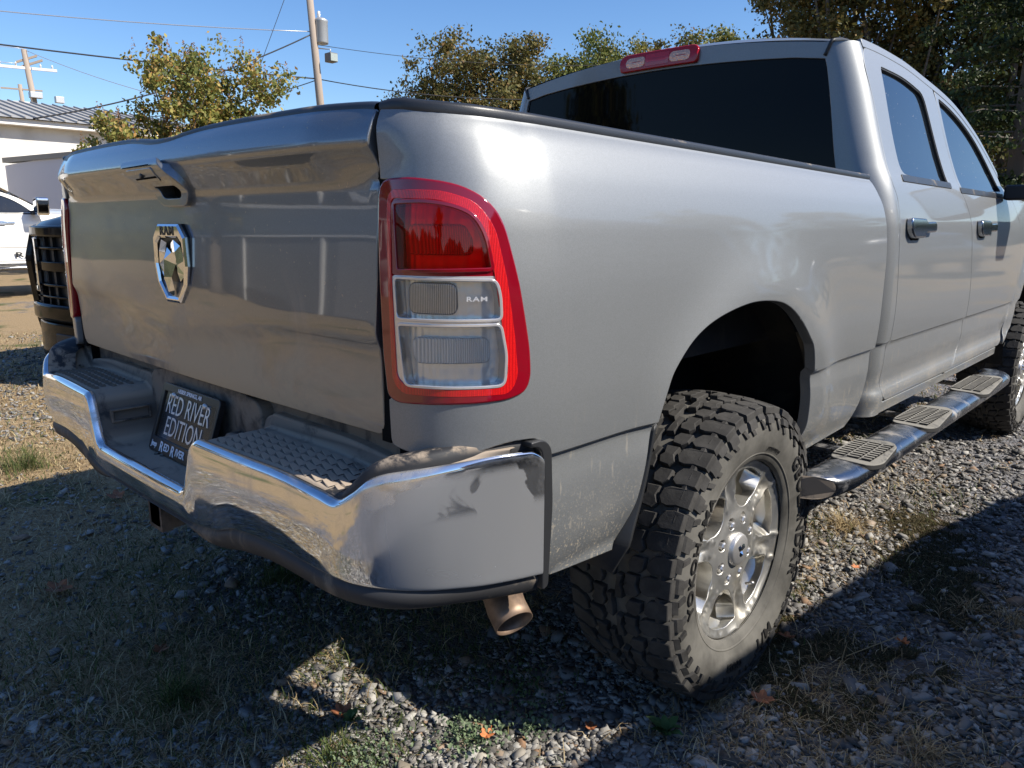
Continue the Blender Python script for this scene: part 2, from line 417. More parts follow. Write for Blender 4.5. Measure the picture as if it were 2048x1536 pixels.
def text(name, s, m, parent, size, M4, extrude=.0006, bold=0, sx=1.0, space=1.0, bend=None, z_off=0):
    """built-in font turned into a mesh; M4 maps local x,y,z of the writing to the world"""
    cu = bpy.data.curves.new('t', 'FONT'); cu.body = s; cu.size = size; cu.extrude = extrude; cu.offset = bold; cu.align_x = 'CENTER'; cu.align_y = 'CENTER'; cu.space_character = space
    cu.resolution_u = 3
    ob = bpy.data.objects.new('t', cu); me = bpy.data.meshes.new_from_object(ob)
    n = len(me.vertices); co = np.zeros(n*3); me.vertices.foreach_get('co', co); co = co.reshape(-1, 3); co[:,0] *= sx
    if bend is not None: co = bend(co)
    else: co = (np.c_[co, np.ones(n)] @ np.array(M4).T)[:, :3]
    me.vertices.foreach_set('co', co.ravel()); me.update(); me.name = name
    me.materials.clear(); me.materials.append(MAT[m]); bpy.data.objects.remove(ob); bpy.data.curves.remove(cu)
    o = bpy.data.objects.new(name, me); COL.objects.link(o); o.parent = parent
    return o
def frame(o, x, y):   # matrix whose local x,y axes are the given world directions
    x = Vector(x).normalized(); y = Vector(y).normalized(); z = x.cross(y)
    m = Matrix((x, y, z)).transposed().to_4x4(); m.translation = o; return m
def pch(xs, ys):
    xs = np.array(xs, float); ys = np.array(ys, float); d = np.diff(ys)/np.diff(xs); m = np.zeros(len(xs)); m[0] = d[0]; m[-1] = d[-1]
    for i in range(1, len(xs)-1): m[i] = 0 if d[i-1]*d[i] <= 0 else 2*d[i-1]*d[i]/(d[i-1]+d[i])
    def f(x):
        x = np.asarray(x, float); i = np.clip(np.searchsorted(xs, x)-1, 0, len(xs)-2); h = xs[i+1]-xs[i]; t = np.clip((x-xs[i])/h, 0, 1)
        return (2*t**3-3*t**2+1)*ys[i]+(t**3-2*t**2+t)*h*m[i]+(-2*t**3+3*t**2)*ys[i+1]+(t**3-t**2)*h*m[i+1]
    return f
def catmull(P, ds):
    P = np.array(P, float); Q = np.vstack([2*P[0]-P[1], P, 2*P[-1]-P[-2]]); o = []
    for i in range(len(P)-1):
        a, b, c, d = Q[i:i+4]; m = max(2, int(np.ceil(np.linalg.norm(c-b)/ds)))
        for k in range(m):
            t = k/m; o.append(.5*(2*b+(c-a)*t+(2*a-5*b+4*c-d)*t*t+(3*b-a-3*c+d)*t**3))
    o.append(P[-1]); return np.array(o)

# ------------------------------------------------------------------ body surfaces
BX = pch([.60,.64,.70,.80,.855,.868,.876,1.0,1.15,1.28,1.35,1.40,1.43,1.45], [.950,.966,.980,.988,.986,.989,1.001,1.006,1.006,1.0,.987,.968,.952,.935])
_C = catmull([(.797,-.012),(.86,-.004),(.915,.022),(.955,.065),(.98,.12),(.995,.19),(1.0,.28),(1.0,.6),(1.0,1.2),(1.0,2.1)], .004)
_L = np.r_[0, np.cumsum(np.linalg.norm(np.diff(_C, axis=0), axis=1))]; _T = np.gradient(_C, axis=0); _T /= np.linalg.norm(_T, axis=1)[:,None]
TOPO = pch([0,.1,.3,1.0,2.15], [.028,.017,.012,.005,-.008])
LIPP = pch([1.0,1.352,1.37,1.40,1.418,1.45], [0,0,.2,.75,1.0,.8])
def sm(t): t = np.clip(t, 0, 1); return t*t*(3-2*t)
def flare(y, z):
    d = np.hypot(y-1.03, (z-.66)*1.02)
    return .024*np.exp(-((np.clip(d-.45, 0, 9))/.11)**2)*sm((z-.60)/.12)*sm((y-.35)/.2)
def fB(u, z):
    u = np.asarray(u, float); z = np.asarray(z, float)
    x = np.interp(u, _L, _C[:,0]); y = np.interp(u, _L, _C[:,1]); tx = np.interp(u, _L, _T[:,0]); ty = np.interp(u, _L, _T[:,1])
    n = np.hypot(tx, ty); tx, ty = tx/n, ty/n; k = np.clip(u/.3, 0, 1)
    h = (BX(z)-1.0)*(.45+.55*k)+flare(y, z)+.018*LIPP(z)*(1-sm(u/.17))
    return np.stack([x+ty*h, y-tx*h, z+TOPO(u)*sm((z-1.3)/.15)], -1)
CX = pch([.60,.66,.72,.80,.855,.868,.876,1.0,1.15,1.28,1.38,1.45,1.50,1.9,1.98,2.02], [.975,.985,.968,.974,.974,.977,.986,.992,.990,.985,.968,.947,.925,.80,.765,.72])
def fC(y, z):
    y = np.asarray(y, float); z = np.asarray(z, float)
    x = CX(z)-.06*sm((y-3.9)/1.6)+.02*np.exp(-((np.hypot(y-4.84, z-.66)-.46).clip(0)/.08)**2)*(z > .6)
    return np.stack([x, y+0*z, z+0*y], -1)
Z_GT = 1.35
TYP = pch([.90,.93,.985,1.005,1.035,1.055,1.10,1.25,1.33,1.354,1.364,1.40,1.419,1.450,1.475,1.49], [.002,-.003,-.006,-.008,-.015,-.0175,-.016,-.009,-.004,-.004,-.009,-.032,-.0435,-.034,-.020,-.006])
def fT(x, z):
    x = np.asarray(x, float); z = np.asarray(z, float); ax = np.abs(x)
    zc = z-.075*sm(ax/.66)*np.exp(-((z-1.04)/.09)**2)
    y = TYP(zc)-.012*(1-(x/.79)**2)+.020*sm((ax-.62)/.19)*sm((z-1.34)/.05)
    return np.stack([x, y, z+0*x], -1)
TTOP = pch([0,.05,.12,.22,.38,.55,.70,.76,.797], [1.470,1.4715,1.478,1.485,1.4870,1.486,1.482,1.479,1.474])

ROWS = (.846,.855,.862,.868,.872,.876,.884)
# ------------------------------------------------------------------ the silver pickup
truck = thing('pickup_truck', 'silver grey crew cab pickup truck with dusty chrome rear bumper and mud tyres', 'pickup truck')
ARCH = [(.610,.585,.0),(.625,.66,.05),(.660,.838),(.701,.943),(.735,.993),(.808,1.050),(.907,1.087),(1.046,1.108),(1.182,1.102),(1.27,1.08),(1.349,1.039),(1.42,.985),(1.459,.945),(1.493,.851),(1.510,.75),(1.520,.66),(1.53,.585)]
arch_s = [tuple(p) for p in catmull([p[:2] for p in ARCH], .012)]
top = [(u, 1.45) for u in np.linspace(2.03, 0.004, 60)]
front = [tuple(p) for p in catmull([(1.99,.60),(2.03,.68),(2.055,.80),(2.070,.95),(2.072,1.12),(2.069,1.22),(2.05,1.345),(2.032,1.42),(2.03,1.45)], .012)]
rear_low = rpoly([(.006,1.3,0),(.022,.905,.012),(.10,.893,.05),(.17,.90,.05),(.235,.918,.04),(.312,.915,.025),(.322,.82,.02),(.338,.625,.01),(.40,.60,0)], .01)[1:]
outer_bed = [(.004,1.44)]+rear_low+arch_s+front+top[1:]
LIGHT = [(.006,1.349),(.072,1.352),(.127,1.347),(.161,1.341),(.195,1.327),(.218,1.307),(.232,1.278),(.254,1.196),(.269,1.119),(.277,1.075),(.279,1.028),(.270,1.006),(.24,.996),(.187,.993),(.141,.992),(.09,.990),(.04,.988),(.022,.996),(.013,1.073),(.008,1.244)]
LP = np.array(rpoly(LIGHT, .02, 3))
def inset(poly, d):
    P = dense(poly, .01)
    if area(P) < 0: P = P[::-1]
    t = np.roll(P, -1, 0)-np.roll(P, 1, 0); t /= np.linalg.norm(t, axis=1)[:,None]
    return P+np.c_[-t[:,1], t[:,0]]*d
cutpoly = inset(LP, -.003)
cutpoly[:,0] = np.maximum(cutpoly[:,0], -1)
def bed_outline():   # the lamp opening reaches the tailgate gap, so the lamp bites into the outline there
    o = [(.004,1.45),(.004,1.354)]
    c = cutpoly; i0 = np.argmin(np.hypot(c[:,0]-.012, c[:,1]-1.352)); 
    c = np.roll(c, -i0, 0)
    if area(c) > 0: c = np.r_[c[:1], c[1:][::-1]]
    c = [tuple(p) for p in c if p[0] > .026]
    o += c+[(.020,.984)]+rear_low+arch_s+front+top[1:-1]
    return o
for mir in (False, True):
    panel('bed_side', fB, bed_outline(), step=.028, ds=.011, m='paint', parent=truck, edge=.003, depth=.03, mirror=mir, rows=ROWS)
# bed caps, inner walls, floor and front wall
for s in (1, -1):
    us = np.linspace(0.0, 2.03, 90); P = fB(us, np.full(90, 1.45)); n = len(us)
    prof = [(.003,-.003),(.005,.008),(.001,.014),(-.010,.0165),(-.060,.0165),(-.072,.010),(-.074,-.05)]
    A = np.zeros((n, len(prof), 3)); T = np.gradient(P, axis=0); T /= np.linalg.norm(T, axis=1)[:,None]
    for k, (a, b) in enumerate(prof):
        A[:,k,0] = P[:,0]+T[:,1]*a; A[:,k,1] = P[:,1]-T[:,0]*a; A[:,k,2] = P[:,2]+b
    A[:2,:,2] -= np.array([.008,.002])[:,None]
    grid('bed_rail_cap', A, 'capplastic', truck, mirror=(s < 0), flip=True)
    box('bed_inner_wall', *sorted((s*.80, s*.86)), .06, 2.0, .95, 1.45, 'liner', truck)
box('bed_floor', -.80, .80, .05, 2.0, .93, .95, 'liner', truck)
box('bed_front_wall', -.86, .86, 1.90, 1.96, .95, 1.42, 'paint', truck)

# ---- tailgate
def tg_outline():
    b = rpoly([(-.788,1.30,0),(-.780,.912,.02),(.780,.912,.02),(.788,1.30,0)], .02)[1:-1]
    xs = np.linspace(.788, -.788, 80)
    return [(-.786,1.2)]+b+[(.787,1.2)]+[(x, float(TTOP(abs(x)))-.004) for x in xs]
GRIP = rpoly([(-.05,1.3758,.01),(.084,1.3758,.02),(.084,1.3362,.02),(-.025,1.3362,.02)], .02)
tg = panel('tailgate', fT, tg_outline(), [GRIP], step=.022, ds=.010, m='tailpaint', parent=truck, edge=.003, depth=.045)
xs = np.linspace(-.786, .786, 120); prof = [(-.004,-.008),(-.005,.000),(-.001,.006),(.010,.010),(.05,.010),(.056,.004),(.056,-.06)]
A = np.zeros((120, len(prof), 3))
for k, (a, b) in enumerate(prof):
    A[:,k,0] = xs; A[:,k,1] = fT(xs, TTOP(np.abs(xs)))[:,1]+a+.002; A[:,k,2] = TTOP(np.abs(xs))+b
grid('tailgate_cap', A, 'capplastic', tg, flip=True)
box('tailgate_inner_skin', -.77, .77, .035, .05, .93, 1.42, 'liner', tg)
# handle with camera housing, in the tailgate's local frame
def fplane(y0, slope=0, z0=0):
    return lambda x, z: np.stack([np.asarray(x, float), y0+slope*(np.asarray(z, float)-z0), np.asarray(z, float)+0*np.asarray(x)], -1)
HYP = pch([1.29,1.3545,1.3742,1.3963,1.4153,1.44], [-.027,-.028,-.044,-.066,-.074,-.060])
def fH(x, z):
    p = fT(x, z); p[:,1] = np.minimum(p[:,1]-.005, HYP(z)); return p
def fH2(x, z): p = fH(x, z); p[:,1] -= .003; return p
hb = panel('tailgate_handle', fH, rpoly([(-.150,1.429,.012),(.050,1.432,.02),(.070,1.4168,.02),(.112,1.3697,.03),(.104,1.3271,.035),(-.035,1.3271,.03),(-.085,1.3712,.02),(-.135,1.4016,.02)], .02), [rpoly([(-.045,1.3712,.012),(.080,1.3712,.02),(.080,1.3408,.022),(-.02,1.3408,.02)], .02)], .008, .005, 'tailpaint', tg, .003, .035, hole_depth=.05)
panel('grip_recess', fplane(.004), rpoly([(-.06,1.378),(.092,1.378),(.085,1.3362),(-.025,1.3362)], .015), step=.02, m='dark', parent=tg, edge=.001, depth=.003)
panel('camera_housing', fH2, rpoly([(-.112,1.4062),(.034,1.4077),(.038,1.3818),(-.092,1.3803)], .006), [], .012, .006, 'tailpaint', tg, .002, .004)
p_ = fH2(np.array([-.036]), np.array([1.3948]))[0]
V, F = revolve([(.0,0),(.0065,0),(.0075,.002),(.0075,.006)], 20, 'y', (p_[0], p_[1]-.003, p_[2])); mk('camera_lens', V, F, 'plastic', tg, True)
panel('housing_slot', fH2, [(-.125,1.4138),(.030,1.416),(.030,1.4172),(-.125,1.4149)], [], .02, .01, 'dark', tg, .0005, .001, off=.0006)
panel('housing_slot', fH2, [(-.085,1.3864),(.034,1.3879),(.034,1.3906),(-.085,1.3883)], [], .02, .01, 'dark', tg, .0005, .001, off=.0008)
# ---- badge: shield ring, lettering and faceted ram's head
EY = -.024
def ring(outer_p, inner_p, y0, y1, name, m, par, ins=.006):
    n = len(outer_p); V = []
    for poly, y, k in ((outer_p, y1, 0), (outer_p, y0+.004, 0), (None, y0, ins), (None, y0, -ins), (inner_p, y0+.004, 0), (inner_p, y1, 0)):
        if poly is None:
            src = outer_p if k > 0 else inner_p; c = np.mean(src, 0)
            for p in src: d = np.array(p)-c; L = np.linalg.norm(d); q = c+d*(1-k/L); V.append((q[0], y, q[1]))
        else:
            for p in poly: V.append((p[0], y, p[1]))
    F = []
    for r in range(5):
        for i in range(n): j = (i+1) % n; F.append((r*n+i, r*n+j, (r+1)*n+j, (r+1)*n+i))
    return mk(name, V, F, m, par)
SH = lambda k, dz=0: [(x*k, 1.192+z*k+dz) for x, z in [(-.058,.092),(.058,.092),(.088,.062),(.092,-.005),(.080,-.050),(.038,-.094),(-.038,-.094),(-.080,-.050),(-.092,-.005),(-.088,.062)]]
IN = [(-.052,1.252),(.052,1.252),(.070,1.238),(.074,1.190),(.064,1.148),(.030,1.112),(-.030,1.112),(-.064,1.148),(-.074,1.190),(-.070,1.238)]
em = ring(SH(1), IN, EY-.012, -.012, 'emblem', 'chrome2', truck); em['label'] = 'chrome shield badge with RAM above a ram head'
V, F = prism(SH(1.03, -.002), 1, -.026, -.010); mk('emblem_backing', V, [f[::-1] for f in F], 'frame', em)
text('emblem_lettering', 'RAM', 'black_print', em, .030, frame((0, EY-.0125, 1.2675), (1,0,0), (0,0,1)), .0008, .0004, 1.2, 1.15)
def facets(pts, tris, name='ram_head'):
    return mk(name, [(x, EY-y*.8, 1.19+z) for x, y, z in pts], tris, 'chrome2', em)
hp = [(0,.018,.040),(.018,.016,.028),(-.018,.016,.028),(.026,.010,.0),(-.026,.010,.0),(0,.030,.012),(.016,.020,-.030),(-.016,.020,-.030),(0,.034,-.030),(.012,.012,-.062),(-.012,.012,-.062),(0,.024,-.066),(0,.008,-.078),
      (.012,.012,.050),(.034,.016,.058),(.058,.010,.044),(.068,.006,.010),(.064,.006,-.024),(.046,.010,-.040),(.044,.020,.030),(.050,.018,.0),(.040,.014,-.018),(.034,.006,-.050),(.028,.008,.018)]
def mirr(i): return i
L_ = [(0,5,1),(0,2,5),(1,5,3),(2,4,5),(5,8,6),(5,6,3),(5,7,8),(5,4,7),(6,8,11),(7,11,8),(6,11,9),(7,10,11),(9,11,12),(10,12,11)]
hr = [(1,19,13),(13,19,14),(14,19,15),(15,19,20),(15,20,16),(16,20,17),(17,20,21),(17,21,18),(18,21,22),(1,23,19),(23,20,19),(3,20,23),(3,21,20),(3,22,21),(1,3,23)]
n0 = len(hp); hp2 = hp+[(-x, y, z) for x, y, z in hp]
map_l = {1:2, 3:4}
facets(hp2, L_+hr+[tuple(reversed([map_l.get(i, i+n0) for i in t])) for t in hr])

# ---- rear lamps
def lamp(mir):
    L = panel('tail_light', fB, LP, [rpoly([(.028,1.334),(.13,1.331),(.182,1.317),(.210,1.278),(.227,1.20),(.234,1.13),(.244,1.06),(.234,1.008),(.052,1.008),(.036,1.03),(.032,1.2)], .02)], .02, .007, 'redlens', truck, .005, .03, mir, off=.004, hole_depth=.006)
    ro = rpoly([(.026,1.338),(.13,1.336),(.185,1.321),(.215,1.282),(.234,1.20),(.249,1.10),(.2555,1.03),(.24,1.003),(.055,1.003),(.034,1.022),(.029,1.2)], .02)
    ri = rpoly([(.033,1.327,.012),(.125,1.3245,.02),(.172,1.310,.03),(.198,1.274,.03),(.2155,1.20,.02),(.2295,1.10,.02),(.2385,1.04),(.2265,1.0145),(.064,1.0145),(.043,1.030),(.036,1.2)], .012)
    panel('reflector_strip', fB, ro, [ri], .012, .006, 'reflex', L, .001, .004, mir, off=.0045)
    A_ = rpoly([(.037,1.322,.010),(.10,1.324,.02),(.146,1.318,.03),(.182,1.304,.03),(.202,1.270,.03),(.213,1.212,.010),(.046,1.208,.010)], .010)
    B_ = rpoly([(.041,1.201,.012),(.217,1.198,.014),(.2245,1.172,.012),(.2265,1.129,.012),(.045,1.129,.012)], .012)
    C_ = rpoly([(.046,1.123,.012),(.225,1.124,.012),(.2355,1.07,.014),(.2325,1.016,.016),(.058,1.016,.016)], .012)
    big = rpoly([(.034,1.328),(.17,1.318),(.208,1.275),(.234,1.12),(.238,1.009),(.045,1.009)], .01)
    panel('lamp_back', fB, big, [], .01, .01, 'bowl', L, .001, .003, mir, off=-.020)
    def rim(poly, m_, nm, of=.004, w=.0028):
        panel(nm, fB, poly, [np.array(inset(poly, w))], .012, .006, m_, L, .0014, .012, mir, off=of, hole_depth=.026)
    rim(A_, 'redlens', 'brake_lens_bezel', .006, .004); rim(B_, 'bezel', 'reverse_lens_bezel', .0055); rim(C_, 'bezel', 'signal_lens_bezel', .0055)
    up_ = rpoly([(.029,1.330),(.13,1.328),(.178,1.314),(.205,1.277),(.2205,1.2035),(.034,1.2035)], .012)
    lo_ = rpoly([(.034,1.2025),(.2205,1.2025),(.232,1.12),(.241,1.03),(.230,1.011),(.058,1.011),(.039,1.03)], .012)
    panel('lamp_fascia', fB, up_, [np.array(inset(A_, .001))], .012, .006, 'redlens', L, .001, .004, mir, off=.0025)
    panel('lamp_fascia', fB, lo_, [np.array(inset(B_, .001)), np.array(inset(C_, .001))], .012, .006, 'bezel', L, .001, .004, mir, off=.0025)
    panel('brake_optic', fB, rpoly([(.066,1.284),(.165,1.284),(.178,1.262),(.178,1.240),(.066,1.240)], .008), [], .012, .008, 'optic', L, .003, .01, mir, off=-.008)
    panel('reverse_optic', fB, rpoly([(.068,1.190),(.150,1.189),(.151,1.142),(.068,1.142)], .012), [], .012, .008, 'optic2', L, .003, .01, mir, off=-.006)
    panel('signal_optic', fB, rpoly([(.072,1.098),(.205,1.098),(.207,1.060),(.076,1.058)], .012), [], .012, .008, 'optic', L, .003, .012, mir, off=-.006)
    panel('brake_lens', fB, inset(A_, .003), [], .012, .008, 'redcover', L, .001, .002, mir, off=.003)
    panel('reverse_lens', fB, inset(B_, .003), [], .012, .008, 'clearcover', L, .001, .002, mir, off=.003)
    panel('signal_lens', fB, inset(C_, .003), [], .012, .008, 'clearcover', L, .001, .002, mir, off=.003)
    if not mir:
        p = fB(np.array([.184]), np.array([1.166]))[0]; a = fB(np.array([.20]), np.array([1.166]))[0]-fB(np.array([.17]), np.array([1.166]))[0]
        text('lens_lettering', 'RAM', 'silver_print', L, .011, frame(tuple(p+np.array([.004,-.003,0])), tuple(a), (0,0,1)), .0004, .0002, 1.5, 1.15)
lamp(False); lamp(True)
box('lamp_gap_filler', .775, .80, .0, .03, .90, 1.46, 'dark', truck); box('lamp_gap_filler', -.80, -.775, .0, .03, .90, 1.46, 'dark', truck)
for s in (1, -1):   # inner body behind the lamp and above the bumper end
    V, F = prism([(s*.80,.02),(s*.90,.05),(s*.955,.12),(s*.965,.30),(s*.80,.30)], 2, .66, 1.33); mk('corner_post', V, F if s > 0 else [q[::-1] for q in F], 'dark', truck)

# ---- rear bumper
_bq = [(.0,-.158),(.30,-.155),(.55,-.146),(.72,-.136),(.80,-.125),(.855,-.105),(.90,-.072),(.933,-.030),(.957,.020),(.976,.070),(.992,.125),(1.004,.185)]
BC = catmull([(-x, y) for x, y in _bq[::-1]]+_bq[1:], .006)
BL = np.r_[0, np.cumsum(np.linalg.norm(np.diff(BC, axis=0), axis=1))]; BT = np.gradient(BC, axis=0); BT /= np.linalg.norm(BT, axis=1)[:,None]
BN = np.c_[BT[:,1], -BT[:,0]]
SB = np.abs(BL-BL[-1]/2)          # distance along the bumper from its middle
ZT = pch([0,.235,.262,.285,.31,.335,.60,.765,.80,.835,.87,.91,1.02,1.10,1.165,1.192,1.215], [.712,.712,.722,.775,.832,.842,.842,.830,.824,.842,.868,.880,.892,.896,.893,.880,.85])
ZBt = pch([0,.25,.36,.46,.60,.80,1.0,1.10,1.26], [.632,.632,.644,.672,.680,.668,.664,.658,.644])
def bump_grid(n=46):
    zt = ZT(SB); zb = ZBt(SB); A = np.zeros((len(BC), n, 3)); w = np.linspace(0, 1, n)
    r = .0135
    for k in range(n):
        # arc length style parameter: lower return, face, top roll
        t = w[k]
        if t < .1: q = t/.1*math.pi/2; inn = r*.5*(1-math.sin(q)); z = zb+r*.5*(1-math.cos(q)); 
        elif t < .72: q = (t-.1)/.62; z = zb+r*.5+(zt-r-zb-r*.5)*q; inn = np.zeros(len(BC))
        else: q = (t-.72)/.28*math.pi*.62; inn = r*(1-math.cos(q)); z = zt-r+r*math.sin(q)
        hh = (z-zb)/(zt-zb); bow = .008*(4*np.clip(hh, 0, 1)*(1-np.clip(hh, 0, 1)))-.012*(1-np.clip(hh, 0, 1))**1.5
        fade = 1-sm((SB-.88)/.2); d = bow*fade+.004*(1-fade)-inn*(.45+.55*fade)
        A[:,k,0] = BC[:,0]+BN[:,0]*d; A[:,k,1] = BC[:,1]+BN[:,1]*d; A[:,k,2] = z
    return A
A = bump_grid(); bumper = grid('rear_bumper', A, 'chrome', truck, flip=True)
# grained black surround at the bumper ends and the lower valance
def strip(s0, s1, prof, m, name, par, zf, both=False):
    for mir in (False, True) if both else (False,):
        k = (BL >= s0) & (BL <= s1) if not mir else (BL >= s0) & (BL <= s1)
        idx = np.where(k)[0]; B = np.zeros((len(idx), len(prof), 3)); z = zf(SB[idx])
        for j, (d, dz) in enumerate(prof):
            B[:,j,0] = BC[idx,0]+BN[idx,0]*d; B[:,j,1] = BC[idx,1]+BN[idx,1]*d; B[:,j,2] = z+dz
        grid(name, B, m, par, flip=True, mirror=mir)
LT = BL[-1]
DROP = pch([0,.20,.34,.46,.60,1.0,1.26], [-.010,-.010,-.040,-.052,-.046,-.044,-.050])
def val(both=False):
    k = np.arange(len(BC)); z = ZBt(SB); dr = DROP(SB); prof = [(-.020,.014,0),(-.010,.002,0),(-.004,-.003,0),(.0,0,.30),(-.006,0,.75),(-.024,0,1.0),(-.07,.0,.98)]
    B = np.zeros((len(k), len(prof), 3))
    for j, (d, dz, f_) in enumerate(prof):
        B[:,j,0] = BC[:,0]+BN[:,0]*(d-.008); B[:,j,1] = BC[:,1]+BN[:,1]*(d-.008); B[:,j,2] = z+dz+dr*f_
    grid('valance', B, 'valance', bumper)
val()
KE = np.where(BL > LT-.44)[0]
for mir in (False, True):   # black margin above and behind the chrome at the bumper ends
    t = sm((BL[KE]-(LT-.44))/.10); zt = np.where(SB[KE] > 1.06, ZT(1.06), ZT(SB[KE])); B = np.zeros((len(KE), 6, 3))
    for j, (d, dz) in enumerate(((-.016,-.03),(-.014,.002),(-.016,.016),(-.024,.022),(-.05,.020),(-.09,.0))):
        B[:,j,0] = BC[KE,0]+BN[KE,0]*d; B[:,j,1] = BC[KE,1]+BN[KE,1]*d; B[:,j,2] = zt+dz*np.where(dz > 0, t, 1)
    grid('bumper_end_cap', B, 'capdust', bumper, flip=True, mirror=mir)
    V, F = prism(rpoly([(.184,.615,.01),(.202,.62,.012),(.212,.78,.02),(.206,.892,.025),(.184,.911,.02),(.150,.911,.006),(.150,.902,.004),(.176,.896,.014),(.186,.86,.02)], .01), 0, .93, 1.0065)
    o = mk('bumper_end_cap', [(-x if mir else x, y, z) for x, y, z in V], F if mir else [q[::-1] for q in F], 'plastic', bumper); bevel(o, .006, 3, 30)
# step pads: a black deck that follows the top of the chrome
nx, ny = 240, 44; xs = np.linspace(-.985, .985, nx)
face = np.interp(xs, BC[:,0], BC[:,1]); 
sx = np.interp(np.abs(xs), BC[len(BC)//2:,0][:-30], SB[len(BC)//2:][:-30])
A = np.zeros((nx, ny, 3)); yin = np.where(np.abs(xs) < .9, .07, .13)
for j in range(ny):
    t = j/(ny-1); y = face+.012+(yin-face-.012)*t; z = ZT(sx)-.012+np.where(np.abs(xs) > .34, .010, .004)*sm((t-.02)/.06)
    pad = (np.abs(xs) > .345) & (np.abs(xs) < .96)
    if True:
        # raised fish-scale treads on the pads
        g = np.abs(xs); uu = (g*26) % 1; vv = ((y+.3)*30+.5*(np.floor(g*26) % 2)) % 1
        inb = pad & (y > face+.035) & (y < .005)
        pass
    z = z+np.where((np.abs(xs) > .30) & (np.abs(xs) < .88), .030*sm((y-.012)/.012), 0)
    z = z+np.where(np.abs(xs) >= .86, .012*sm((t-.1)/.3), 0)
    A[:,j,0] = xs; A[:,j,1] = y; A[:,j,2] = z
grid('step_pad', A, 'steppad', bumper, flip=False)
TVs = []
for sg in (1, -1):
    for i in range(15):
        for j in range(5):
            xx = .375+i*.033+(.016 if j % 2 else 0); f0 = float(np.interp(xx, BC[:,0], BC[:,1])); yy = f0+.038+j*.023
            if xx > .845 or yy > .004: continue
            zz = float(ZT(np.interp(xx, BC[len(BC)//2:,0][:-30], SB[len(BC)//2:][:-30])))-.0025; x0, x1 = xx-.015, xx+.013
            V = [(x0,yy-.004,zz),(x0,yy+.008,zz),(x1,yy+.012,zz-.001),(x1,yy-.008,zz-.001),(x0+.003,yy-.002,zz+.0075),(x0+.003,yy+.006,zz+.0075),(x1,yy+.010,zz+.001),(x1,yy-.006,zz+.001)]
            TVs.append(([(sg*x, y, z) for x, y, z in V], BOXF if sg > 0 else [f[::-1] for f in BOXF]))
V, F = merge(TVs); o = mk('tread_ridge', V, F, 'steppad', bumper); o['kind'] = 'stuff'
box('bumper_back_wall', -.80, .80, .045, .06, .60, .915, 'dustplastic', bumper)
box('body_sill_panel', -.785, .785, .055, .075, .80, .93, 'dustplastic', truck)
# recess wall behind the plate, pocket in the recess side
pts = rpoly([(-.31,.69,.0),(.31,.69,0),(.31,.885,.04),(.20,.905,.03),(-.20,.905,.03),(-.31,.885,.04)], .03)
V, F = prism(pts, 1, .012, .05); o = mk('plate_mount', V, [f[::-1] for f in F], 'dustplastic', bumper); bevel(o, .006)
V = []; F = []
V, F = merge([(boxv(-.292,-.276,-.105,-.010,.788,.793), BOXF), (boxv(-.292,-.276,-.105,-.010,.757,.762), BOXF), (boxv(-.292,-.276,-.110,-.104,.757,.793), BOXF), (boxv(-.292,-.276,-.012,-.006,.757,.793), BOXF)])
o = mk('pocket_rim', V, F, 'dustplastic', bumper); bevel(o, .002)
V, F = revolve([(.0,0),(.026,0),(.030,.004),(.030,.03),(.024,.045)], 24, 'y', (.205,-.020,.775)); mk('trailer_socket', V, F, 'dustplastic', bumper, True)
# a few pebbles left on the dusty shelf
for (x, y, s) in ((-.10,-.055,.011),(-.085,-.075,.007),(-.06,-.07,.008)):
    V, F = revolve([(0,-s*.2),(s,-s*.1),(s*.8,s*.5),(0,s*.7)], 7, 'z', (x, y, .705)); o = mk('pebble', V, F, 'boardpad', None); tag(o, None)
    tag(o, {.011:'largest pebble on the bumper shelf left of the plate', .007:'smallest pebble on the bumper shelf left of the plate', .008:'round pebble closest to the plate on the bumper shelf'}[s], 'pebble', 'pebbles on the bumper shelf')
# ---- licence plate
tilt = R(19)
def PM(x, z, d=0):   # point on the plate plane
    cx_, cy_, cz_ = .01, -.018, .800
    return (cx_+x, cy_-d*math.cos(tilt)+(z)*math.sin(tilt)*1.0-.012, cz_+z*math.cos(tilt)+d*math.sin(tilt)*-1)
YV = Vector((0, math.sin(tilt), math.cos(tilt)))
def pl_panel(name, outer, holes, m, d, par, depth=.004, e=.001, st=.02):
    f = lambda x, z: np.stack([np.asarray(x)+.01, -d*math.cos(tilt)+np.asarray(z)*math.sin(tilt)-.030, .800+np.asarray(z)*math.cos(tilt)-d*math.sin(tilt)+0*np.asarray(x)], -1)
    return panel(name, f, outer, holes, st, .01, m, par, e, depth)
plate = pl_panel('license_plate', rpoly([(-.150,-.074),(.150,-.074),(.150,.074),(-.150,.074)], .01), [], 'plate', .006, truck); plate['label'] = 'mirrored dealer plate reading RED RIVER EDITION in a black frame'
pl_panel('plate_frame', rpoly([(-.158,-.092,.012),(.158,-.092,.012),(.158,.084,.012),(-.158,.084,.012)], .01), [rpoly([(-.146,-.058,.004),(.146,-.058,.004),(.146,.066,.004),(-.146,.066,.004)], .004)], 'frame', .012, plate, .014, .002)
def ptext(name, s, x, z, size, d, m='white_print', sx=1., bold=0, sp=1.):
    text(name, s, m, plate, size, frame(PM(x, z, d), (1,0,0), YV), .0004, bold, sx, sp)
ptext('plate_lettering', 'RED RIVER', 0.0, .030, .070, .0075, 'silver_print', .74, -.0002)
ptext('plate_lettering', 'EDITION', .0, -.026, .070, .0075, 'silver_print', .74, -.0002)
ptext('frame_lettering', 'HEBER SPRINGS, AR', .0, .0745, .0145, .0135, 'white_print', 1.05, .0002)
